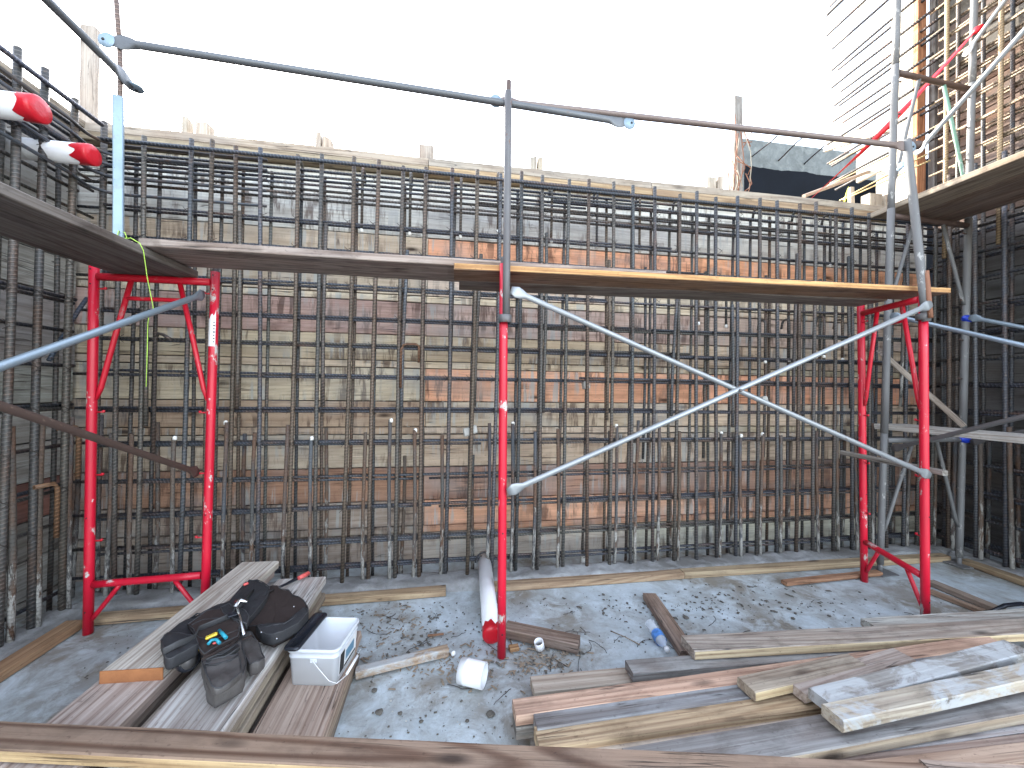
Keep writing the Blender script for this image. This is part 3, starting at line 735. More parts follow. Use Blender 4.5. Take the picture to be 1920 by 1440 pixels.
fr, PR = frame('scaffold_section', (2.79, 1.865, 0), (2.935, 2.32, 0), 0, HF, 'right red scaffold frame standing below the end of the orange edged plank', RED6, group=GR, tops=(V((2.765, 1.87, HF)), V((2.90, 2.33, HF))))
fo, PO = frame('scaffold_section', (-1.895, .25, 0), (-1.325, .25, 0), 0, HF, 'red scaffold frame out of view beside the camera holding the left plank', RED6, group=GR)
# sticker wrapped on the right post of the left frame
n = 8; vs_, fs = [], []
for i in range(2):
    for j_ in range(n+1):
        an = math.radians(-75+105*j_/n); zz = 1.74-i*.19 + (.0 if i else .04*mnoise.noise(V((j_*.7, 3, 1)))-(.02*(n-j_)/n*2))
        c_ = PL(1, zz); vs_.append((c_.x+math.sin(an+.35)*.0228, c_.y-math.cos(an+.35)*.0228, zz))
fs = [(j_, j_+1, j_+n+2, j_+n+1) for j_ in range(n)]
st = mobj('sticker', mesh_from(vs_, fs, True), M_LABELW, None, fl)
# printed vertical lettering on the sticker (illegible in the photograph): small dark strokes
for q in range(7):
    zz = 1.575+q*.018; c_ = PL(1, zz)
    mobj('print_mark', box_mesh(.006+.003*(q % 2), .0012, .007, 0), M_INK_SHADE if q == 3 else M_GREYTUBE, Matrix.Translation((c_.x+.012, c_.y-.0205, zz)), st)

# leveling stick through the right frame
lab(plank('wood_stick', PR(0, .885)+V((.06, -.06, 0)), PR(1, .90)+V((-.06, .10, .0)), .036, .03, M_LUMBER, (.26, .24, .21), top=False), 'short grey stick of wood wedged level through the right red frame', 'wood stick')

# grey tower on the right: three frames stacked
A0, C0 = V((3.20, 2.42, 0)), V((3.97, 2.44, 0)); A9, C9 = V((3.335, 2.42, 4.8)), V((4.13, 2.46, 4.8))
def TA(z): return A0.lerp(A9, z/4.8)
def TC(z): return C0.lerp(C9, z/4.8)
GT = 'grey frames of the right scaffold tower'
frame('scaffold_section', TA(0), TC(0), 0, 1.04, 'bottom section of the grey tower, post on a base plate behind the right red frame', (M_MORTTUBE, M_TANTUBE, M_MORTTUBE, M_MORTTUBE, M_MORTTUBE, M_MORTTUBE), bot=False, vz=.30, tops=(TA(1.04), TC(1.04)), group=GT, jack=True, pins=False, vfrac=(.36, .66))
frame('scaffold_section', TA(1.04), TC(1.04), 1.04, 2.74, 'middle frame of the right scaffold tower, just under the high plank deck', (M_MORTTUBE, M_TANTUBE, M_BROWN, M_MORTTUBE, M_MORTTUBE, M_GREYTUBE), bot=False, vz=2.05, tops=(TA(2.74), TC(2.74)), group=GT, pins=True, r=.023, vfrac=(.3, .66))
frame('scaffold_section', TA(2.74), TC(2.74), 2.74, 3.84, 'top frame of the right scaffold tower with a green brace, above the high plank deck', (M_MORTTUBE, M_GALV, M_BROWN, M_MORTTUBE, M_GREEN, M_GREYTUBE), bot=False, vz=2.95, tops=(TA(3.84), TC(3.84)), group=GT, pins=True, r=.022, vfrac=(.30, .62))
for (fn, m_, l_) in ((TA, M_MORTTUBE, 'pale tube rising out of the right scaffold tower against the sky'), (TC, M_GALV, 'bright tube rising from the right tower with the red ribbon knotted on it')):
    o = bar('scaffold_tube', fn(3.845), fn(4.9), .022, m_, sides=14, amp=0); lab(o, l_, 'scaffold tube')

# ------------------------------------------------------------------ braces and rails
def flat_tube(name, a, b, r, mat, parent=None, ends=True, bend=0.0, plate=.055):
    a, b = V(a), V(b); L = (b-a).length; n = 9
    d = plate
    zs_ = [0, d*.6, d, d+.03]+[d+.03+(L-2*d-.06)*i/6 for i in range(1, 6)]+[L-d-.03, L-d, L-d*.6, L]
    pts = [(0, bend*math.sin(math.pi*z_/L), z_) for z_ in zs_]
    m_ = len(zs_); fl_ = {0: (1.2, .18), 1: (2.1, .18), 2: (1.8, .25), 3: (1.05, .9), m_-4: (1.05, .9), m_-3: (1.8, .25), m_-2: (2.1, .18), m_-1: (1.2, .18)} if ends else None
    me = sweep_mesh(pts, r, 12, fl_)
    return mobj(name, me, mat, zframe(b-a, a), parent)
def crossbrace(a0, a1, b0, b1, r, m1, m2, label, group=None):
    a0, a1, b0, b1 = map(V, (a0, a1, b0, b1)); root = thing('cross_brace', (a0+b1)/2, label, 'cross brace', group)
    flat_tube('brace_tube', a0, a1, r, m1, root); flat_tube('brace_tube', b0, b1, r, m2, root)
    c = (a0+a1+b0+b1)/4
    me = lathe([(.0, -.034), (.008, -.034), (.008, -.02), (.0045, -.019), (.0045, .02), (.008, .02), (.008, .03), (0, .03)], 8)
    nrm = (a1-a0).cross(b1-b0); mobj('pivot_bolt', me, M_GREYTUBE, zframe(nrm, c), root)
    return root
yb = -.03
crossbrace((.288, 1.885, 1.832), (2.77, 1.83, .865), (.285, 1.875, .83), (2.74, 1.81, 1.865), .0142, M_GALV, M_GALV, 'silver X-shaped cross brace between the middle and right red frames')
crossbrace((-1.34, 2.345, 1.835), (-1.34, .25, .86), (-1.35, 2.345, .855), (-1.37, .25, 1.78), .0145, M_GALV_B, M_BROWN, 'cross brace of one blue grey and one rusty tube on the left red frame')
crossbrace((3.21, 2.37, 1.92), (3.21, .12, .93), (3.23, 2.37, .93), (3.23, .12, 1.92), .0145, M_GALV_B, M_GREYTUBE, 'cross brace of bluish tubes running forward from the near post of the right tower')
crossbrace((3.955, 2.38, 1.94), (3.955, .1, .95), (3.975, 2.38, .97), (3.975, .1, 1.92), .0142, M_GALV_B, M_GREYTUBE, 'cross brace with blue taped ends on the far post of the right tower')
o = flat_tube('brace_rail', atX(1716, 290, 3.24), atX(1925, 84, 3.24)+V((0, -.45, .45)), .0145, M_GALV); lab(o, 'pale diagonal tube above the high deck ending beside the orange post', 'scaffold tube')
o = flat_tube('brace_rail', atX(1807, 106, 4.06), atX(1907, 0, 4.06)+V((0, -.35, .45)), .0155, M_GALV); lab(o, 'diagonal tube with flattened end crossing the bright right post near the top', 'scaffold tube')

def guard(name, pa, pb, r, mat, label, sleeve=None):
    root = thing(name, pa, label, 'guard post'); bar('post_tube', pa, pb, r, mat, parent=root, sides=12, amp=0); return root
# mid guard post
g1 = guard('guard_post', atY(949, 602, 1.880), atY(953, 172, 1.91), .0185, M_GREYTUBE, 'grey brown guard post above the middle red frame, holding the rails')
pa, pb = atY(953, 200, 1.912), atY(954, 153, 1.912)
bar('post_tip', pa, pb, .013, M_BROWN, parent=g1, sides=10, amp=0)
cp = atY(947, 598, 1.892); mobj('post_clamp', lathe([(.030, -.02), (.033, -.018), (.033, .018), (.030, .02), (.024, .02)], 16), M_GREYTUBE, Matrix.Translation(cp), g1)
# right guard post, leaning
g2 = guard('guard_post', atY(1737, 603, 1.845), atY(1700, 262, 1.90), .0205, M_MORTTUBE, 'leaning mortar stained guard post above the right red frame')
cp = atY(1731, 594, 1.86); mobj('post_clamp', lathe([(.030, -.02), (.034, -.018), (.034, .018), (.030, .02), (.024, .02)], 16), M_GREYTUBE, Matrix.Translation(cp), g2)
bar('pin_bar', atY(1745, 596, 1.82), atY(1737, 508, 1.84), .012, M_RUSTBAR, parent=g2, sides=10, amp=0)
# left guard post: perforated square tube with a rebar rising out of it
pB, pT = atY(222, 446, 1.95), atY(222, 183, 1.95)
g3 = thing('guard_post', pB, 'light blue perforated square post on the left deck with a rebar rising out of it', 'guard post')
plank('post_tube', pB, pT, .034, .034, M_PLATEB, (.4, .5, .6), up=(.55, -1, 0), parent=g3, top=False, bev=.003)
for i in range(11):
    q = pB.lerp(pT, .06+i*.085); M = zframe(V((-.30, -1, 0)), q+V((-.30, -1, 0)).normalized()*.0175)
    mobj('hole_shade_disc', lathe([(.0055, 0), (.0055, .0006), (0, .0006)], 8), M_INK_SHADE, M, g3)  # dark discs stand in for the shaded perforations
bar('post_rebar', pT-V((0, 0, .05)), atY(221, 1, 1.95)+V((0, 0, .02)), .0095, M_REBAR, (.12, .085, .07), parent=g3)
# rails
def rail(label, a, b, r, mat, endmat, bend=0.0, aend=True, bend_end=True):
    a, b = V(a), V(b); root = thing('guard_rail', a, label, 'guard rail')
    me_r = flat_tube('rail_tube', a, b, r, mat, root, bend=bend, plate=.075)
    d = (b-a).normalized()
    for (p, s_, on) in ((a, -1, aend), (b, 1, bend_end)):
        if not on: continue
        c_ = p+d*(s_*.012)
        pts = []
        prof = [(.0, -.0035), (.032, -.0035), (.034, 0), (.032, .0035), (.0, .0035)]
        vv = V((0, -1, .0)); nn = (vv-d*vv.dot(d)).normalized()
        mobj('end_plate', lathe(prof, 16), endmat, zframe(nn, c_), root)
        mobj('bolt_hole_shade', lathe([(.0065, 0), (.0065, .001), (0, .001)], 8), M_INK_SHADE, zframe(nn, c_+nn*.0037+d*s_*.012), root)  # dark disc painted for the shade in the bolt opening
    return root
rail('blue grey guard rail sagging from the left blue post past the middle post', atY(206, 76, 1.94), atY(1176, 230, 1.94), .0165, M_RAILB, M_PLATEB)
rail('brown guard rail from the middle post to the right tower', atY(934, 190, 1.955), atY(1705, 275, 1.90), .0155, M_RAILBR, M_PLATEB)
rail('dark guard rail rising to the upper left over the left plank', V((-1.455, 2.0, 2.70)), V((-1.455, .2, 2.78)), .0165, M_RAILB, M_PLATEB)
# rail coupling on the tower
jc = atY(1712, 270, 1.93)
o = mobj('rail_clamp', sweep_mesh([(-.045, 0, .01), (-.02, 0, .0), (.01, 0, -.012), (.03, 0, -.005), (.055, 0, .012)], [.02, .027, .022, .027, .014], 10), M_BROWN, Matrix.Translation(jc)); lab(o, 'rusty clamp joining the brown rail to the leaning right guard post', 'clamp')
o = pipe('brace_plate', [atX(1683, 320, 3.22), atX(1690, 310, 3.22), atX(1700, 300, 3.22)], [.012, .028, .010], M_PLATEB, flat={0: (1, .3), 1: (1, .2), 2: (1, .3)}); lab(o, 'small blue grey brace end plate hanging between the two right posts', 'brace plate')

def edge_strip(o, L, w_, t, col, mat=None, nm='edge_face'):
    mobj(nm, box_mesh(L-.006, .003, t-.007, .001), mat or M_LUMBER, WM[o.name] @ Matrix.Translation((0, -w_/2-.0005, 0)), o, col); return o
# ------------------------------------------------------------------ scaffold planks
lab(plank('scaffold_plank', (-1.61, .05, 1.972), (-1.61, 2.40, 1.972), .41, .04, M_PLANK, (.17, .145, .125), seg=8), 'wide dark weathered plank running forward over the left red frame', 'scaffold plank')
lab(plank('scaffold_plank', (-1.43, 2.18, 2.014), (1.185, 2.15, 2.010), .32, .038, M_PLANK, (.36, .29, .245), seg=10, bow=-.002), 'long grey scaffold plank from the left corner past the middle post', 'scaffold plank')
lab(plank('scaffold_plank', (.008, 2.05, 1.969), (3.03, 2.01, 1.998), .205, .034, M_PLANK, (.27, .16, .09), seg=8), 'front scaffold plank with a fresh orange edge, middle to right frame', 'scaffold plank')
edge_strip(bpy.data.objects['scaffold_plank.002'], 3.022, .205, .034, (.62, .36, .15))
lab(plank('scaffold_plank', (.04, 2.262, 1.969), (2.85, 2.225, 1.990), .205, .034, M_PLANK, (.22, .185, .15), seg=8), 'dark rear scaffold plank behind the orange edged one', 'scaffold plank')
GD = 'planks of the high right deck'
for i, (x, w_, c_) in enumerate(((3.46, .25, (.30, .24, .17)), (3.72, .25, (.20, .14, .10)), (3.96, .22, (.22, .15, .11)))):
    lab(plank('scaffold_plank', (x-.02+TA(2.7).x-3.27, .2, 2.792), (x+TA(2.7).x-3.27-.02, 2.60-.02*i, 2.792), w_, .042, M_PLANK, c_), ('left plank of the high right deck, its edge facing the sky', 'middle plank of the high right deck seen from below', 'plank of the high right deck closest to the right wall')[i], 'scaffold plank')
lab(plank('scaffold_plank', (3.55, .3, 1.092), (3.55, 2.62, 1.092), .28, .042, M_PALE, (.50, .48, .44), chip=.02), 'bleached white plank on the low level of the right tower', 'scaffold plank')
pa = atY(1652, 660, 2.56); pb_ = atZ(1800, 792, 1.12)
lab(plank('loose_board', pa, pb_, .135, .036, M_LUMBER, (.33, .28, .235), up=(.4, -.75, .75), top=False), 'loose grey board leaning down to the bleached plank behind the right frame', 'board')

# ------------------------------------------------------------------ stacks of planks at left
def stack_board(name, x0, y0, x1, y1, ztop, w_, col, mat, label, t=.04, **kw):
    return lab(plank(name, (x0, y0, ztop), (x1, y1, ztop), w_, t, mat, col, **kw), label, 'plank')
GS = 'planks stacked at the left'
# first stack (left)
stack_board('plank', -1.125, 1.60, -1.085, 2.46, .305, .205, (.60, .55, .48), M_PALE, 'pale top plank of the left stack with an orange cut end, under the tool belt', .043, chip=.004)
tpk = bpy.data.objects['plank']
mobj('cut_end', box_mesh(.005, .208, .045, .001), plain('orange_cut_wood', (.34, .135, .05, 1), .8, bumpsc=30, bstr=.3, var=.5, vsc=18), WM['plank'] @ Matrix.Translation((-.4325, 0, 0)), tpk)
stack_board('plank', -1.155, .55, -1.115, 2.44, .261, .235, (.50, .42, .37), M_PALE, 'pinkish grey plank under the pale top plank of the left stack', .042)
stack_board('plank', -1.13, .60, -1.125, 2.35, .218, .215, (.28, .22, .17), M_PLANK, 'third plank down in the left stack', .042)
stack_board('plank', -1.15, .50, -1.14, 2.42, .175, .235, (.25, .20, .155), M_PLANK, 'fourth plank down in the left stack', .042)
stack_board('plank', -1.13, .62, -1.13, 2.38, .132, .22, (.22, .18, .15), M_PLANK, 'fifth plank down in the left stack', .042)
stack_board('plank', -1.15, .52, -1.12, 2.40, .089, .235, (.24, .20, .16), M_PLANK, 'sixth plank down in the left stack', .042)
stack_board('plank', -1.13, .55, -1.13, 2.36, .046, .23, (.20, .17, .14), M_PLANK, 'bottom plank of the left stack lying on the slab', .042)
stack_board('plank', -.985, .5, -.975, 2.40, .20, .05, (.50, .46, .40), M_PALE, 'narrow pale plank standing on edge between the two stacks', .195)
# second stack
stack_board('plank', -.825, .52, -.815, 2.345, .250, .255, (.60, .575, .54), M_PALE, 'bleached top plank of the middle stack with the pouches on it', .042)
stack_board('plank', -.815, .6, -.82, 2.30, .207, .245, (.34, .29, .22), M_PLANK, 'second plank down in the middle stack', .042)
stack_board('plank', -.81, .55, -.81, 2.33, .164, .25, (.30, .245, .18), M_PLANK, 'third plank down in the middle stack', .042)
stack_board('plank', -.82, .62, -.825, 2.26, .121, .245, (.27, .22, .17), M_PLANK, 'fourth plank down in the middle stack', .042)
stack_board('plank', -.81, .58, -.82, 2.31, .078, .25, (.20, .165, .135), M_PLANK, 'bottom plank of the middle stack', .074)
# third stack
stack_board('plank', -.545, .62, -.545, 2.02, .125, .25, (.42, .33, .27), M_PALE, 'worn plank with a broken corner carrying the plastic tub', .042, chip=.03)
stack_board('plank', -.53, .66, -.535, 1.92, .082, .235, (.30, .23, .17), M_PLANK, 'plank directly under the one carrying the plastic tub', .042)
stack_board('plank', -.54, .64, -.54, 1.98, .039, .24, (.22, .18, .14), M_PLANK, 'lowest plank under the plastic tub, on the slab', .039)

# ------------------------------------------------------------------ pile of lumber at right
def pile(px0, py0, px1, py1, ztop, w_, t, mat, col, label, z1=None, ef=None, **kw):
    """front upper edge runs through the two photo points at height ztop; the board lies behind that edge"""
    a, b = atZ(px0, py0, ztop), atZ(px1, py1, ztop if z1 is None else z1); d = (b-a); d.z = 0; n_ = V((-d.y, d.x, 0)).normalized()
    o = plank('lumber', a+n_*w_/2, b+n_*w_/2, w_, t, mat, col, **kw)
    lab(o, label, 'lumber')
    if ef: edge_strip(o, d.length if z1 is None else (b-a).length, w_, t, ef)
    return o
pile(1302, 1221, 2060, 1180, .155, .115, .042, M_PLANK, (.40, .34, .28), 'long knotty board at the back of the right pile, cream front edge', seg=14, wear=.0015, ef=(.60, .48, .30))
pile(1650, 1180, 2080, 1152, .115, .10, .04, M_PALE, (.50, .49, .44), 'pale board behind the long knotty board at the far right')
pile(1187, 1262, 1760, 1216, .110, .085, .042, M_PLANK, (.33, .32, .30), 'grey board under the long knotty board of the right pile')
pile(1002, 1297, 1560, 1238, .060, .09, .042, M_PALE, (.50, .43, .35), 'light board low at the back left of the right pile')
pile(968, 1343, 1890, 1210, .150, .082, .040, M_LUMBER, (.60, .40, .29), 'pink tan long board reaching furthest left in the right pile', seg=10)
pile(968, 1366, 1250, 1326, .105, .08, .045, M_PLANK, (.25, .23, .20), 'short grey block under the left end of the pink tan board')
pile(1008, 1367, 1800, 1250, .148, .085, .040, M_PLANK, (.30, .305, .31), 'blue grey board in the middle of the right pile')
pile(1012, 1402, 1750, 1294, .142, .085, .050, M_LUMBER, (.50, .37, .23), 'tan board with dusty left end in front of the blue grey one', seg=10)
pile(1066, 1421, 1700, 1322, .115, .075, .040, M_LUMBER, (.60, .50, .40), 'pale cream board just in front of the tan board')
pile(1200, 1469, 2050, 1313, .165, .12, .042, M_PLANK, (.29, .28, .27), 'long dark grey board across the front of the right pile', seg=12, wear=.0015, ef=(.42, .35, .26))
pile(1430, 1444, 2150, 1337, .115, .10, .04, M_PALE, (.55, .52, .50), 'whitish board under the long dark grey board of the right pile')
pile(1500, 1462, 2250, 1362, .120, .055, .040, M_PLANK, (.36, .27, .22), 'brownish board at the front right of the pile')
pile(1450, 1490, 2300, 1386, .150, .07, .040, M_LUMBER, (.42, .30, .22), 'reddish board lowest at the front right of the pile')
pile(1300, 1480, 2300, 1425, .11, .10, .04, M_PLANK, (.36, .28, .23), 'brown board at the very front of the right pile')
pile(1000, 1440, 2000, 1408, .06, .12, .04, M_PLANK, (.20, .17, .14), 'dark bottom board of the right pile near its left end')
pile(1500, 1330, 2300, 1270, .075, .16, .04, M_PLANK, (.17, .14, .12), 'dark board hidden low under the crossing boards at right')
# crossing boards lying on top
pile(1416, 1298, 1628, 1249, .192, .085, .038, M_LUMBER, (.36, .30, .23), 'short brown board lying across the pile with cream cut end', chip=.001, ef=(.58, .46, .28))
pile(1512, 1302, 1718, 1238, .190, .085, .038, M_LUMBER, (.42, .35, .30), 'greyish pink board partly under the mortar covered boards')
pile(1560, 1322, 1935, 1222, .232, .085, .040, M_SPLASH, (.30, .28, .25), 'rear mortar covered white board lying across the right pile', z1=.235)
pile(1582, 1352, 1990, 1262, .236, .075, .044, M_SPLASH, (.46, .40, .31), 'front mortar covered board with brown end lying across the right pile', z1=.24)

# foreground plank
a, b = atZ(-80, 1347, .30), atZ(1725, 1428, .30)
d = (b-a).normalized(); n_ = V((d.y, -d.x, 0))
fgp = lab(plank('plank', a+n_*.045, b+n_*.045, .09, .036, M_FORE, (.27, .185, .13), seg=12), 'long brown board across the very bottom, closest to the camera, with lighter front edge', 'plank')
edge_strip(fgp, (b-a).length, .09, .036, (.55, .40, .22))
a2, b2 = atZ(1722, 1421, .292), atZ(2100, 1444, .292)
lab(plank('plank', a2+n_*.05, b2+n_*.05, .10, .036, M_LUMBER, (.40, .31, .25)), 'board at the bottom right corner butted to the long foreground board', 'plank')

# small lumber on the slab
def slabboard(pts, t, mat, col, label, w_, name='lumber', tilt=0, **kw):
    a, b = atZ(*pts[0], t+.003), atZ(*pts[1], t+.003)
    return lab(plank(name, a, b, w_, t, mat, col, **kw), label, 'lumber')
slabboard(((668, 1254), (840, 1212)), .038, M_SPLASH, (.42, .31, .21), 'short mortar crusted lath on the slab right of the plastic tub', .045, chip=.01)
slabboard(((948, 1170), (1086, 1200)), .05, M_PLANK, (.27, .20, .155), 'short brown lumber block behind the middle red post', .085)
slabboard(((1218, 1112), (1292, 1222)), .04, M_PLANK, (.30, .21, .155), 'split brown board lying alone on the slab beside the plastic bottle', .085, chip=.006)
slabboard(((1470, 1089), (1648, 1070)), .028, M_LUMBER, (.38, .21, .12), 'pointed reddish stake on the slab near the right red frame', .05)
slabboard(((1745, 1087), (1880, 1142)), .035, M_PLANK, (.30, .23, .17), 'brown board on the slab right of the right red frame', .06)
slabboard(((1745, 1105), (1866, 1150)), .030, M_LUMBER, (.28, .20, .14), 'thin board lying against the front of the brown board at right', .04)
slabboard(((955, 1213), (972, 1210)), .02, M_LUMBER, (.42, .25, .12), 'small orange wood block at the foot of the middle post', .035)
slabboard(((802, 1190), (832, 1187)), .008, M_LUMBER, (.34, .18, .10), 'thin red brown splinter left of the floor pipe', .014)

# ------------------------------------------------------------------ loose things on the slab
# white pipe coupling
c_ = atZ(886, 1262, .052); ax = (atZ(912, 1268, .05)-atZ(860, 1256, .05)).normalized()
L = .115
prof = [(.046, 0), (.052, 0), (.052, L*.22), (.0535, L*.24), (.0535, L*.27), (.052, L*.29), (.052, L), (.047, L), (.046, L*.5), (.046, 0)]
o = mobj('pipe_coupling', lathe(prof, 32), M_PVC, zframe(ax, c_-ax*L/2)); lab(o, 'white pipe coupling lying on its side on the slab in front of the middle post', 'pipe coupling')
# broken cup
c_ = atZ(1013, 1208, .03)
n = 20; vs_, fs = [], []
for i, zz in enumerate((0, .02, .045)):
    for j_ in range(n):
        an = 2*math.pi*j_/n; z_ = zz
        if i == 0: z_ = .004+.012*max(0, mnoise.noise(V((math.cos(an)*3, math.sin(an)*3, 1))))
        vs_.append((.024*math.cos(an), .024*math.sin(an), z_))
for i in range(2):
    for j_ in range(n):
        a_, b_ = i*n+j_, i*n+(j_+1) % n; fs.append((a_, b_, b_+n, a_+n))
me = mesh_from(vs_, fs, True)
bm = bmesh.new(); bm.from_mesh(me); bmesh.ops.solidify(bm, geom=bm.faces[:], thickness=.0025); bm.to_mesh(me); bm.free()
o = mobj('pipe_offcut', me, M_PVC, zframe(V((-.25, -.2, .95)), c_-V((0, 0, .022)))); lab(o, 'broken white pipe offcut standing beside the brown block', 'pipe offcut')
# bottle
M_CLEAR, nt, bs = newmat('clear_plastic'); bs.inputs['Base Color'].default_value = (.8, .88, .95, 1); bs.inputs['Roughness'].default_value = .12; bs.inputs['Alpha'].default_value = .38; bs.inputs['IOR'].default_value = 1.3
a, b = atZ(1218, 1168, .03), atZ(1250, 1217, .03); ax = (b-a).normalized(); bt = thing('plastic_bottle', a, 'crushed clear plastic bottle with blue label beside the split brown board', 'bottle')
L = (b-a).length
mobj('bottle_body', lathe([(0, 0), (.024, 0), (.028, .01), (.025, L*.2), (.030, L*.3), (.024, L*.38), (.030, L*.5), (.030, L*.68), (.020, L*.82), (.011, L*.9), (.011, L)], 16), M_CLEAR, zframe(ax, a), bt)
mobj('bottle_label', lathe([(.0306, L*.44), (.0312, L*.5), (.0308, L*.7)], 16), plain('blue_white_label', (.10, .30, .75, 1), .4, var=.9, vsc=40), zframe(ax, a), bt)
mobj('bottle_cap', lathe([(.0, L+.012), (.013, L+.012), (.0135, L-.004), (.012, L-.005)], 14), M_PVC, zframe(ax, a), bt)
# white bit
o = mobj('plastic_shard', box_mesh(.022, .016, .02, .005), M_PVC, frame_from((1, .4, .2), (0, .3, 1), atZ(850, 1225, .012))); lab(o, 'tiny white plastic shard between the lath and the pipe', 'plastic shard')

# crumbs, stones and chips
def scatter(name, n, region, size, mat, flat=.6, kind='stuff', seed=1, elong=1.0):
    rnd = random.Random(seed); vs_, fs = [], []
    for i in range(n):
        px, py = region(rnd); p = atZ(px, py, 0)
        if not (-1.95 < p.x < 3.95 and p.y < 2.48): continue
        s_ = size*(rnd.random()**2*1.6+.35); an = rnd.random()*6.28
        e = s_*elong*(.6+rnd.random()); o = len(vs_); h = s_*flat
        cs, sn = math.cos(an), math.sin(an)
        for (u, v_, z_) in ((-1, -.7, 0), (1, -.8, 0), (.9, .8, 0), (-.8, 1, 0), (-.5, -.4, 1), (.5, -.3, .8), (.4, .5, 1.1), (-.4, .5, .7)):
            u += rnd.uniform(-.25, .25); v_ += rnd.uniform(-.25, .25)
            x, y = u*e/2, v_*s_/2
            vs_.append((p.x+x*cs-y*sn, p.y+x*sn+y*cs, z_*h))
        fs += [(o, o+1, o+5, o+4), (o+1, o+2, o+6, o+5), (o+2, o+3, o+7, o+6), (o+3, o, o+4, o+7), (o+4, o+5, o+6, o+7)]
    ob = mobj(name, mesh_from(vs_, fs), mat); tag(ob, kind=kind); return ob
def clump(cs_):
    def f(r):
        c = r.choice(cs_); return (r.gauss(c[0], c[2]), r.gauss(c[1], c[3]))
    return f
def wide(r): return (r.uniform(150, 1900), 1130+r.random()**1.6*300)
tag(scatter('concrete_crumbs', 1500, wide, .0055, M_STONE, .4, seed=3), 'dark crumbs and grit scattered over the slab', 'grit')
tag(scatter('concrete_crumbs', 520, clump([(760, 1150, 60, 18), (800, 1195, 50, 18), (1000, 1225, 50, 22), (1460, 1120, 70, 16), (1350, 1130, 60, 18), (1150, 1130, 100, 12), (1250, 1150, 60, 25)]), .0085, M_STONE, .35, seed=5, elong=1.5), 'coarser dark crumbs in patches on the slab', 'grit')
tag(scatter('wood_chips', 700, clump([(1010, 1225, 40, 18), (980, 1240, 60, 20), (730, 1160, 50, 18), (700, 1230, 60, 25), (850, 1245, 40, 25)]), .0065, M_CHIPS, .25, seed=8, elong=2.6), 'brown wood chips and sawdust round the middle post', 'wood chips')
tag(scatter('mortar_flakes', 90, clump([(1020, 1210, 60, 25), (700, 1230, 80, 40), (1120, 1110, 260, 22), (860, 1330, 120, 40)]), .0045, M_MORTAR, .5, seed=11), 'small white mortar and plastic flakes on the slab', 'flakes')
# clods that can be told apart
def clod(px, py, r, col=None, flat=.35):
    bm = bmesh.new(); bmesh.ops.create_icosphere(bm, subdivisions=2, radius=r); s_ = random.random()*50
    for v in bm.verts: v.co *= 1+.35*mnoise.noise(v.co*(1.6/r)+V((s_, 0, 0))); v.co.z *= flat
    me = bpy.data.meshes.new('clod'); bm.to_mesh(me); bm.free(); p = atZ(px, py, 0)
    o = mobj('mud_clod', me, M_STONE, Matrix.Translation(p+V((0, 0, r*flat*.45)))); return o
GC = 'dark clods on the slab'
CL = ['large dark clod on the slab at the lower left of the open floor', 'dark clod just right of the large lower left one', 'clod on the slab above the large lower left one', 'big dark clod right of the split brown board', 'dark disc shaped clod beyond the big one, right of the split board', 'clod on the slab under the broken pipe offcut', 'largest clod beside the left end of the lumber pile', 'dark clod in the middle of the blue slab at right', 'clod in front of the middle one on the blue slab at right', 'clod furthest left in the group on the blue slab at right', 'clod near the back lumber strip at right', 'smallest clod of the group on the blue slab', 'clod on the slab left of the right red frame foot', 'small clod left of the two near the lumber pile end', 'tiny clod closest to the foreground board']
for ci, (px, py, r) in enumerate(((711, 1336, .017), (750, 1338, .010), (702, 1295, .013), (1286, 1158, .017), (1306, 1120, .012), (1050, 1248, .014), (920, 1340, .018), (1480, 1142, .013), (1487, 1160, .012), (1462, 1130, .010), (1404, 1100, .012), (1466, 1139, .009), (1555, 1155, .010), (790, 1353, .009), (876, 1352, .008))):
    tag(clod(px, py, r), CL[ci], 'clod', GC)
# tie wires
GW = 'bits of tie wire on the slab'
for i in range(34):
    if i < 20: px, py = random.gauss(*random.choice(((1150, 90), (1480, 90), (1100, 60), (760, 60)))), random.uniform(1125, 1215)
    else: px, py = random.uniform(690, 1150), random.uniform(1150, 1330)
    p = atZ(px, py, .0035); an = random.random()*6.28; cur = random.uniform(-14, 14); L = random.uniform(.05, .15); pts = []
    for k in range(8):
        pts.append(p.copy()); p = p+V((math.cos(an), math.sin(an), 0))*L/7; an += cur*L/7+random.uniform(-.25, .25); p.z = .0035+.006*random.random()
    if not (-1.9 < p.x < 3.9 and p.y < 2.45): continue
    tag(pipe('wire_scrap', pts, .0014, M_WIRE, sides=5), 'thin rusty scrap of bent tie wire lying on the slab', 'wire', GW)
p0 = atZ(1145, 1183, .01); p1 = atZ(1200, 1209, .006)
lab(pipe('twig', [p0, p0.lerp(p1, .5)+V((0, 0, .004)), p1], [.003, .0025, .003], M_CHIPS, sides=6), 'thin straight twig on the slab left of the plastic bottle', 'twig')
# hose end at right
pts = [atZ(px, py, z) for (px, py, z) in ((1845, 1150, .02), (1862, 1146, .05), (1885, 1135, .08), (1915, 1132, .09), (1950, 1140, .05), (2010, 1165, .02))]
hr = thing('hose', pts[0], 'black hose end curving over the right boards at the picture edge', 'hose')
pipe('hose_body', pts, .012, M_BLACKPL, parent=hr, sides=10)
pipe('hose_fitting', [atZ(1838, 1152, .02), atZ(1852, 1148, .025)], .014, M_CHROME, parent=hr, sides=10)

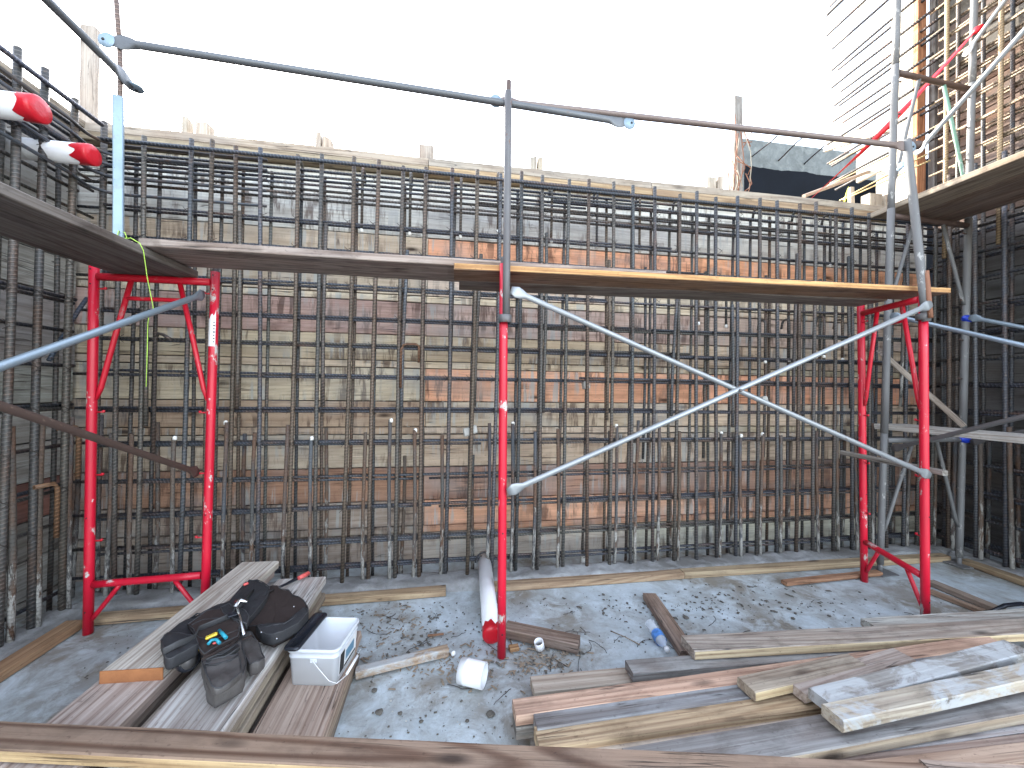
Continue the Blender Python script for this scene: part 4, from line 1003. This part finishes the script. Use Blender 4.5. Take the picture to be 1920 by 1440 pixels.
# ------------------------------------------------------------------ plastic tub
zt_ = .127
cA, cB = atZ(545, 1284, zt_), atZ(628, 1286, zt_)
tw = (cB-cA).length*1.02; th = .15; td = .20
X_ = (cB-cA).normalized(); Yd = V((-X_.y, X_.x, 0))
ctr = (cA+cB)/2+Yd*td/2
tub = thing('plastic_tub', ctr, 'square translucent white plastic tub with wire handle and black lid half, on the worn plank', 'tub')
MT = frame_from(X_, (0, 0, 1), ctr)
M_TUB, nt, bs = newmat('translucent_white_plastic'); bs.inputs['Base Color'].default_value = (.86, .89, .93, 1); bs.inputs['Roughness'].default_value = .3
bs.inputs['Alpha'].default_value = .52; bs.inputs['Subsurface Weight'].default_value = .0; bs.inputs['Transmission Weight'].default_value = .0
def rrect(w_, d_, r, n=5):
    out = []
    for (cx, cy, a0) in ((w_/2-r, d_/2-r, 0), (-w_/2+r, d_/2-r, 90), (-w_/2+r, -d_/2+r, 180), (w_/2-r, -d_/2+r, 270)):
        for i in range(n+1):
            a = math.radians(a0+90*i/n); out.append((cx+r*math.cos(a), cy+r*math.sin(a)))
    return out
def loft(rings, closed=True, cap0=False, cap1=False):
    vs_, fs = [], []; n = len(rings[0])
    for r in rings: vs_ += [tuple(p) for p in r]
    for i in range(len(rings)-1):
        for j_ in range(n): a_, b_ = i*n+j_, i*n+(j_+1) % n; fs.append((a_, b_, b_+n, a_+n))
    if cap0: fs.append(tuple(reversed(range(n))))
    if cap1: fs.append(tuple((len(rings)-1)*n+j_ for j_ in range(n)))
    return mesh_from(vs_, fs, True)
def ring(w_, d_, r, z): return [(x, y, z) for (x, y) in rrect(w_, d_, r)]
w1 = tw*1.10; d1 = td*1.08
me = loft([ring(tw-.006, td-.006, .016, .003), ring(w1-.006, d1-.006, .022, th), ring(w1+.010, d1+.010, .026, th), ring(w1+.012, d1+.012, .026, th-.012), ring(w1+.0, d1+.0, .024, th-.013), ring(w1-.002, d1-.002, .024, th-.03), ring(w1+.004, d1+.004, .024, th-.032), ring(w1+.003, d1+.003, .024, th-.036), ring(w1-.002, d1-.002, .022, th-.037), ring(tw, td, .018, 0.0)], cap0=True, cap1=True)
mobj('tub_body', me, M_TUB, MT, tub)
# black half lid resting on the left of the rim
lw = w1*.30
me = loft([ring(lw, d1+.03, .015, 0), ring(lw+.004, d1+.034, .016, .006), ring(lw, d1+.03, .015, .012), ring(lw-.02, d1+.006, .012, .013), ring(lw-.026, d1, .01, .009)], cap0=True, cap1=True)
mobj('lid', me, M_BLACKPL, MT @ Matrix.Translation((-w1/2+lw*.35, -.002, th+.002)), tub)
for sx in (-1, 1): pass
mobj('handle_lug', box_mesh(.026, .006, .018, .002), M_TUB, MT @ Matrix.Translation((.005, -td/2-.008, th-.045)), tub)
hp = [MT @ V(p) for p in ((.005, -td/2-.013, th-.042), (.03, -td/2-.02, th-.065), (.075, -td/2-.02, .035), (tw/2+.01, -td/2-.01, .018), (tw/2+.03, -td/2+.03, .02), (tw/2+.045, td/2-.06, .055))]
pipe('handle_wire', hp, .0014, M_PVC, parent=tub, sides=6)
gp = [MT @ V(p) for p in ((tw/2+.030, -td/2+.035, .022), (tw/2+.044, td/2-.09, .046))]
pipe('handle_grip', gp, .0055, M_PVC, parent=tub, sides=10)
def on_side(y0, y1, z0, z1, e, mat, name, par):
    s0, s1 = tw/2+(w1-tw)/2*(z0/th)+e, tw/2+(w1-tw)/2*(z1/th)+e
    me = mesh_from([(s0, y0, z0), (s0, y1, z0), (s1, y1, z1), (s1, y0, z1), (s0-.0006, y0, z0), (s0-.0006, y1, z0), (s1-.0006, y1, z1), (s1-.0006, y0, z1)], [(0, 1, 2, 3), (0, 4, 5, 1), (2, 6, 7, 3), (1, 5, 6, 2), (0, 3, 7, 4)])
    return mobj(name, me, mat, MT, par)
lb = on_side(-td/2+.02, td/2-.015, .022, .112, .0015, M_LABELW, 'label', tub)
on_side(-td/2+.025, -td/2+.065, .026, .108, .0022, M_INK_SHADE, 'label_print', lb)
on_side(-td/2+.078, td/2-.04, .05, .09, .0022, plain('label_blue', (.10, .22, .32, 1), .4), 'label_print', lb)
on_side(-td/2+.07, td/2-.02, .026, .036, .0022, M_INK_SHADE, 'label_print', lb)
for (y, z, t_) in ((-td/2+.045, .07, 'PRO'),):
    pass
lb['label'] = 'white printed label with dark and blue blocks on the tub side'

# ------------------------------------------------------------------ tool belt
belt = thing('tool_belt', atZ(450, 1200, .30), 'black tool belt with pouches and tools draped over the two pale planks', 'tool belt')
def puff(name, outline, zc, thick, mat, parent, zs=None, crown=1.0, sub=4, jag=.0):
    """cushion shape: outline = photo points on the plane z=zc; it rests thick below and swells above"""
    P = [atZ(x, y, (zs[i] if zs else zc)) for i, (x, y) in enumerate(outline)]
    Q = []
    for i in range(len(P)):
        a, b = P[i], P[(i+1) % len(P)]
        for k in range(sub): Q.append(a.lerp(b, k/sub))
    n = len(Q)
    for _ in range(1): Q = [Q[i]*.8+(Q[i-1]+Q[(i+1) % n])*.1 for i in range(n)]
    c_ = sum(Q, V((0, 0, 0)))/n; c0 = c_.copy(); vs_, fs = [], []
    s0 = random.random()*50
    for (k, dz) in ((.96, -thick*.62), (1.0, -thick*.45), (1.0, thick*.05), (.985, thick*.20*crown), (.93, thick*.23*crown), (.55, thick*.27*crown), (.2, thick*.24*crown)):
        for q in Q:
            p = c_.lerp(q, k); w_ = mnoise.noise(p*18+V((s0, 0, 0)))*.009+(.5-abs(mnoise.noise(p*38+V((s0, 3, 0)))))*.008
            vs_.append(p+V((w_*.5, w_*.5, dz+w_*(1 if dz > 0 else .2)))-c0)
    for i in range(6):
        for j_ in range(n): a_, b_ = i*n+j_, i*n+(j_+1) % n; fs.append((a_, b_, b_+n, a_+n))
    fs.append(tuple(6*n+j_ for j_ in range(n))); fs.append(tuple(reversed(range(n))))
    me = mesh_from(vs_, fs, True)
    o = mobj(name, me, mat, Matrix.Translation(c0), parent)
    if 'band' not in name:
        rp_ = [V(vs_[3*n+k_])+c0+V((0, 0, .001)) for k_ in range(0, n, 2)]; rp_.append(rp_[0])
        pipe('seam_piping', rp_, .0022, M_SEAM, parent=o, sides=6)
    return o
Z1, Z2 = .325, .285
puff('belt_band', [(303, 1200), (330, 1178), (380, 1150), (432, 1128), (462, 1092), (478, 1092), (505, 1108), (480, 1140), (440, 1162), (390, 1185), (345, 1215), (318, 1240)], .335, .04, M_BLACKNY, belt)
puff('phone_pouch', [(301, 1204), (313, 1190), (352, 1196), (366, 1200), (372, 1214), (345, 1228), (322, 1240), (309, 1241)], .355, .05, M_BLACKNY, belt)
puff('back_pad', [(350, 1175), (385, 1150), (420, 1145), (445, 1160), (450, 1185), (400, 1205), (370, 1200)], .35, .035, M_SUEDE, belt)
puff('nail_pouch', [(377, 1232), (400, 1222), (430, 1205), (447, 1192), (452, 1215), (461, 1255), (455, 1275), (420, 1296), (400, 1306), (388, 1292), (380, 1262)], .325, .075, M_LEATHER, belt)
pk = puff('pouch_pocket', [(381, 1246), (405, 1243), (432, 1236), (447, 1228), (455, 1262), (430, 1284), (403, 1297), (390, 1285)], .362, .028, M_LEATHER, belt)
puff('pouch_flap', [(352, 1178), (378, 1165), (432, 1162), (450, 1176), (446, 1196), (412, 1212), (384, 1228), (370, 1208)], .352, .02, M_SUEDE, belt)
puff('pouch_mouth_shade', [(384, 1240), (404, 1232), (430, 1220), (447, 1206), (449, 1216), (432, 1229), (406, 1240), (386, 1246)], .372, .012, M_INK_SHADE, belt)  # dark pad painted as the shade in the pouch opening
pipe('belt_webbing', [atZ(x, y, z) for (x, y, z) in ((306, 1222, .382), (335, 1207, .386), (365, 1196, .37), (372, 1180, .372), (400, 1168, .372), (430, 1156, .375), (455, 1132, .365), (475, 1108, .352))], .006, M_SEAM, parent=belt, sides=8, flat={i: (2.2, .35) for i in range(8)})
mobj('buckle', box_mesh(.034, .024, .006, .002), M_BLACKPL, frame_from((1, .55, 0), (0, -.2, 1), atZ(436, 1152, .384)), belt)
puff('small_pouch', [(447, 1198), (462, 1190), (473, 1190), (486, 1215), (498, 1238), (482, 1251), (466, 1256), (456, 1235)], .31, .05, M_LEATHER, belt)
puff('hammer_holder', [(412, 1142), (428, 1135), (452, 1145), (466, 1160), (462, 1175), (443, 1170), (425, 1160)], .355, .03, M_BLACKNY, belt)
puff('large_pouch', [(455, 1172), (470, 1150), (490, 1115), (510, 1104), (540, 1115), (560, 1126), (577, 1142), (578, 1156), (560, 1172), (525, 1190), (510, 1198), (488, 1188), (466, 1182)], .295, .075, M_SUEDE, belt)
puff('pouch_rim', [(478, 1178), (500, 1184), (530, 1178), (560, 1160), (572, 1142), (578, 1152), (560, 1173), (528, 1191), (510, 1198), (488, 1190)], .315, .05, M_BLACKNY, belt)
puff('rear_pouch', [(430, 1140), (445, 1118), (466, 1092), (482, 1090), (506, 1106), (500, 1125), (480, 1150), (462, 1170), (448, 1160)], .33, .05, M_BLACKNY, belt)
pipe('pouch_edge', [atZ(x, y, z) for (x, y, z) in ((378, 1236, .352), (400, 1226, .358), (428, 1212, .36), (448, 1196, .352))], .0042, M_SUEDE, parent=belt, sides=8)
pipe('pouch_edge', [atZ(x, y, z) for (x, y, z) in ((382, 1248, .372), (405, 1246, .376), (432, 1238, .376), (446, 1229, .37))], .0032, M_BLACKNY, parent=belt, sides=8)
pipe('pouch_edge', [atZ(x, y, z) for (x, y, z) in ((447, 1203, .333), (460, 1197, .34), (472, 1192, .338))], .0038, M_SUEDE, parent=belt, sides=8)
pipe('pouch_edge', [atZ(x, y, z) for (x, y, z) in ((470, 1150, .33), (488, 1128, .338), (506, 1108, .335), (512, 1106, .325))], .004, M_BLACKNY, parent=belt, sides=8)
pipe('belt_strap', [atZ(x, y, z) for (x, y, z) in ((352, 1172, .33), (357, 1160, .345), (370, 1150, .36), (385, 1152, .355), (393, 1160, .335))], .005, M_BLACKNY, parent=belt, sides=8, flat={i: (1.6, .5) for i in range(5)})
for (x, y) in ((519, 1197), (490, 1185), (551, 1137), (400, 1200)):
    mobj('rivet', lathe([(0, .0025), (.003, .002), (.004, 0)], 8), M_CHROME, Matrix.Translation(atZ(x, y, .342)), belt)
# tape measure, clipped on the belt
tc_ = atZ(352, 1238, .31); tm = thing('tape_measure', tc_, 'round dark tape measure with yellow top held on the belt by the near plank end', 'tape measure')
mobj('case', lathe([(0, -.020), (.030, -.020), (.036, -.014), (.037, 0), (.036, .014), (.030, .020), (0, .020)], 20), M_BLACKPL, zframe(V((.75, -.65, .25)), tc_), tm)
mobj('side_plate', lathe([(.024, .0205), (.026, .022), (0, .022)], 20), M_GREYTUBE, zframe(V((.75, -.65, .25)), tc_), tm)
mobj('yellow_top', box_mesh(.030, .020, .030, .006), M_YELLOW, frame_from((1, .5, 0), (0, 0, 1), atZ(371, 1216, .335)), tm)
# hammer / wrench through the holder
hm = thing('hammer', atZ(452, 1180, .35), 'chrome hammer hanging in the belt holder, head up', 'hammer')
pipe('shaft', [atZ(444, 1138, .385), atZ(450, 1160, .37), atZ(458, 1192, .345)], [.006, .006, .007], M_CHROME, parent=hm, sides=10)
pipe('head', [atZ(440, 1140, .39), atZ(445, 1128, .395), atZ(452, 1126, .395), atZ(464, 1128, .39)], [.008, .010, .008, .004], M_CHROME, parent=hm, sides=10, flat={3: (1.6, .4)})
# knife, snips
kn = thing('utility_knife', atZ(396, 1191, .375), 'yellow handled knife with black lettering stuck in the pouch', 'knife')
a, b = atZ(385, 1197, .372), atZ(408, 1187, .378)
Mk = frame_from(b-a, (0, -.5, 1), (a+b)/2)
mobj('knife_handle', box_mesh((b-a).length, .014, .010, .003), M_YELLOW, Mk, kn)
mobj('lettering', text_mesh('DEWALT', .0095, .0003), M_INK_SHADE, Mk @ Matrix.Translation((0, 0, .0053)), kn)
sn = thing('snips', atZ(405, 1203, .37), 'teal handled snips with red pivot stuck in the pouch', 'snips')
pipe('handle', [atZ(411, 1182, .375), atZ(417, 1188, .378), atZ(424, 1196, .372)], .0065, M_TEAL, parent=sn, sides=8)
pipe('handle', [atZ(390, 1208, .368), atZ(397, 1200, .374), atZ(406, 1199, .376), atZ(412, 1206, .37)], .0055, M_TEAL, parent=sn, sides=8)
mobj('pivot', lathe([(0, .003), (.005, .002), (.006, 0)], 10), M_REDPL, Matrix.Translation(atZ(402, 1206, .375)), sn)
# pry tool with red grip
pr = thing('pry_tool', atZ(530, 1100, .27), 'black handled tool with red grip end lying out of the rear pouch', 'pry tool')
pipe('handle', [atZ(514, 1105, .295), atZ(535, 1096, .282), atZ(556, 1085, .275), atZ(566, 1081, .275)], [.005, .007, .010, .011], M_BLACKPL, parent=pr, sides=10)
pipe('grip_end', [atZ(560, 1084, .281), atZ(568, 1080, .279), atZ(578, 1075, .277), atZ(580, 1076, .275)], [.010, .0125, .0125, .007], M_REDPL, parent=pr, sides=10)
o = mobj('chisel_handle', box_mesh(.022, .012, .012, .004), M_REDPL, frame_from((1, .5, .1), (0, 0, 1), atZ(461, 1095, .355))); lab(o, 'small red tool handle end poking out at the top of the belt', 'tool handle')

# ------------------------------------------------------------------ string, ribbon, tape
sp_ = thing('string', atY(222, 438, 1.93), 'lime green string knotted at the blue post and hanging over the left brace', 'string')
Ys = 1.93
pts = [atY(222, 432, Ys), atY(220, 442, Ys), atY(228, 447, Ys), atY(238, 446, Ys), atY(234, 436, Ys), atY(224, 433, Ys), atY(222, 450, Ys), atY(245, 446, Ys), atY(262, 456, Ys), atY(269, 470, 1.945), atY(276, 520, 2.0), atY(287, 575, 2.04), atY(287, 590, 2.03), atY(279, 592, 2.0), atY(277, 610, 2.02), atY(276, 660, 2.03), atY(274, 725, 2.03)]
pipe('string_line', pts, .0016, M_STRING, parent=sp_, sides=6)
# red ribbon from the tower to the wall top
ra, rb = TC(4.24)+V((-.02, -.02, 0)), atY(1521, 372, 3.05)
root = thing('ribbon', rb, 'red flagging ribbon stretched from the bright right tube down to the wall top', 'ribbon')
vs_, fs = [], []
n = 40
for i in range(n+1):
    t = i/n; p = ra.lerp(rb, t)+V((0, 0, -.05*math.sin(math.pi*t))); tw_ = t*5.2+.4; wd = .024*(.75+.25*abs(math.cos(tw_*.8)))
    d_ = V((math.cos(tw_)*.5, math.sin(tw_)*.8, .6)).normalized()*wd
    vs_ += [p-d_, p+d_]
for i in range(n): fs.append((2*i, 2*i+1, 2*i+3, 2*i+2))
me = mesh_from(vs_, fs, True); bm = bmesh.new(); bm.from_mesh(me); bmesh.ops.solidify(bm, geom=bm.faces[:], thickness=.0008); bm.to_mesh(me); bm.free()
mobj('ribbon_band', me, M_RIBBON, None, root)
c_ = TC(4.25); mobj('ribbon_knot', sweep_mesh([(-.03, -.025, -.03), (-.01, -.028, .0), (.02, -.03, .02), (.035, -.01, .03)], [.012, .024, .022, .01], 8), M_RIBBON, Matrix.Translation(c_), root)
# blue tape on the far tower post
for (z, l_) in ((1.94, 'blue tape wrapped round the far tower post at the upper brace end'), (.985, 'dark blue tape round the far tower post just under the bleached plank')):
    c_ = TC(z)
    o = mobj('blue_tape', sweep_mesh([(-.05, -.02, .012), (-.02, -.01, .005), (.0, -.008, .0), (.03, -.015, -.004), (.055, -.03, -.004)], [.008, .026, .032, .024, .008], 10), M_BLUE, Matrix.Translation(c_)); lab(o, l_, 'tape')

# ------------------------------------------------------------------ beyond the back wall
Yp = 3.40
pa, pb_ = atY(1380, 560, Yp), atY(1380, 188, Yp)
tp = thing('timber_post', (pa.x, Yp, 0), 'tall weathered timber post behind the back wall, rusty rods bundled at its foot', 'timber post')
plank('post_timber', (pb_.x+.02, Yp, 0), pb_, .09, .085, M_PLANK, (.30, .29, .27), up=(0, -1, 0), parent=tp, top=False, chip=.04)
tp2 = thing('timber_post', atY(166, 220, 3.1), 'pale timber post rising behind the left corner against the sky', 'timber post')
q0, q1 = atY(167, 240, 3.25), atY(170, 52, 3.25)
plank('post_timber', (q0.x, 3.25, 0), q1, .09, .05, M_FORM_TOP, (.40, .35, .30), up=(0, -1, 0), parent=tp2, top=False, chip=.03)
rods = thing('rod_bundle', (pb_.x, 3.3, 0), 'tangle of bent rusty rods and wires around the timber post behind the wall', 'rod bundle')
RR = random.Random(4)
for (x0, y0, x1, y1, b_) in ((1373, 370, 1378, 215, .02), (1368, 365, 1358, 295, 0), (1376, 368, 1384, 250, -.03), (1380, 370, 1389, 245, .04), (1388, 365, 1406, 330, .05), (1384, 372, 1372, 300, .02), (1392, 350, 1386, 258, -.06), (1405, 350, 1388, 232, .05), (1374, 372, 1382, 320, .01), (1396, 372, 1398, 325, .04), (1366, 372, 1370, 340, 0), (1378, 300, 1402, 328, .08), (1390, 330, 1380, 290, .05)):
    a, b = atY(x0, y0, 3.31), atY(x1, y1, 3.33); m_ = a.lerp(b, .55)+V((b_, -.02, 0))
    pipe('rod', [a, a.lerp(m_, .6)+V((b_*.3, 0, 0)), m_, b], .0045, M_RUSTBAR if RR.random() < .7 else M_TANTUBE, parent=rods, sides=6)
for (x0, y0, x1, y1) in ((1388, 246, 1432, 250), (1390, 268, 1410, 266), (1395, 245, 1407, 275), (1385, 290, 1412, 245)):
    pipe('rod', [atY(x0, y0, 3.4), atY(x1, y1, 3.4)], .0045, M_RUSTBAR, parent=rods, sides=6)

YB = 5.6
bl = thing('concrete_wall', (6, YB, 0), 'far concrete wall with black waterproof coating below a bare grey band', 'concrete wall')
t0 = atY(1393, 256, YB); t1 = atY(1625, 291, YB)
b0 = atY(1395, 297, YB); b1 = atY(1600, 345, YB)
zt0 = (t0.z+t1.z)/2; zb0 = (b0.z+b1.z)/2-.02
mobj('bare_band', box_mesh(4.2, .30, zt0-2.0, .01), M_CONC_FAR, Matrix.Translation((t0.x+2.1, YB+.15, (zt0+2.0)/2)), bl)
vs_ = []; fs = []
n = 60; xa, xb = t0.x+.03, t0.x+4.1
for i in range(n+1):
    x = xa+(xb-xa)*i/n; zt2 = zb0+.03*mnoise.noise(V((x*2, 0, 0)))+.015*mnoise.noise(V((x*9, 2, 0)))
    vs_ += [(x, YB-.014, 0), (x, YB-.014, zt2), (x, YB-.002, zt2), (x, YB-.002, 0)]
for i in range(n):
    for k in range(3): fs.append((4*i+k, 4*i+k+1, 4*i+5+k, 4*i+4+k))
mobj('black_coating', mesh_from(vs_, fs), M_BLACKCOAT, None, bl)
for (x0, y0, x1, y1) in ((1412, 292, 1457, 256), (1461, 299, 1504, 259), (1510, 307, 1553, 266)):
    q = atY(x0, y0, YB-.02); s_ = atX(x1, y1, q.x)
    bar('dowel', q+V((0, .02, 0)), s_, .011, M_REBAR, (.03, .03, .035), bl)
# return wall at right of it with a dark soffit, white boards propped in front
rw = thing('concrete_wall', (6.3, 4.5, 0), 'dark return wall beyond the tall formwork, running towards the camera', 'concrete wall')
mobj('wall_body', box_mesh(.25, 1.9, 4.5, .01), M_BLACKCOAT, Matrix.Translation((6.4, 4.62, 2.25)), rw)
lab(plank('roof_board', atY(1590, 338, 4.6), atY(1668, 268, 4.0), .20, .04, M_PLANK, (.07, .055, .045), up=(-.3, .3, 1), top=False), 'dark sloping board behind the white boards beyond the back wall', 'board')
# little batten gate above the wall with yellow tie
a = atY(1600, 372, 3.35)
lab(plank('batten', (a.x, 3.35, 2.6), atY(1595, 352, 3.35), .045, .04, M_FORM_TOP, (.48, .42, .34), up=(0, -1, 0), top=False), 'short upright batten just behind the top of the back wall', 'batten')
lab(plank('batten', atY(1507, 368, 3.3), atY(1640, 318, 3.42), .035, .03, M_FORM_TOP, (.42, .33, .26), up=(0, -.3, 1), top=False), 'thin sloping batten behind the back wall crossed by the red ribbon', 'batten')
lab(pipe('yellow_tie', [atY(1584, 378, 3.2), atY(1587, 362, 3.22), atY(1591, 350, 3.24)], [.011, .006, .002], M_YRIB, sides=6, flat={0: (1, .3), 1: (1, .3)}), 'yellow green ribbon end tied to the upright batten', 'ribbon')
for (x0, y0, x1, y1, c_) in ((1573, 375, 1740, 290, 0), (1580, 376, 1745, 300, 1), (1552, 348, 1668, 292, 0), (1555, 307, 1650, 262, 1)):
    a, b = atX(x0, y0, 3.95), atX(x1, y1, 3.95)
    tag(bar('loose_rebar', a, b, .0075, M_REBAR, (.30, .22, .10)), {1573: 'lowest upper edge sunlit rod slanting up behind the back wall', 1580: 'sunlit rod just under the lowest pair behind the back wall', 1552: 'sunlit rod passing in front of the white end boards', 1555: 'uppermost sunlit rod ending over the far concrete wall'}[x0], 'rebar', 'rods beyond the wall tinted as sunlit')  # yellow colour paints the sunlight onto these rods
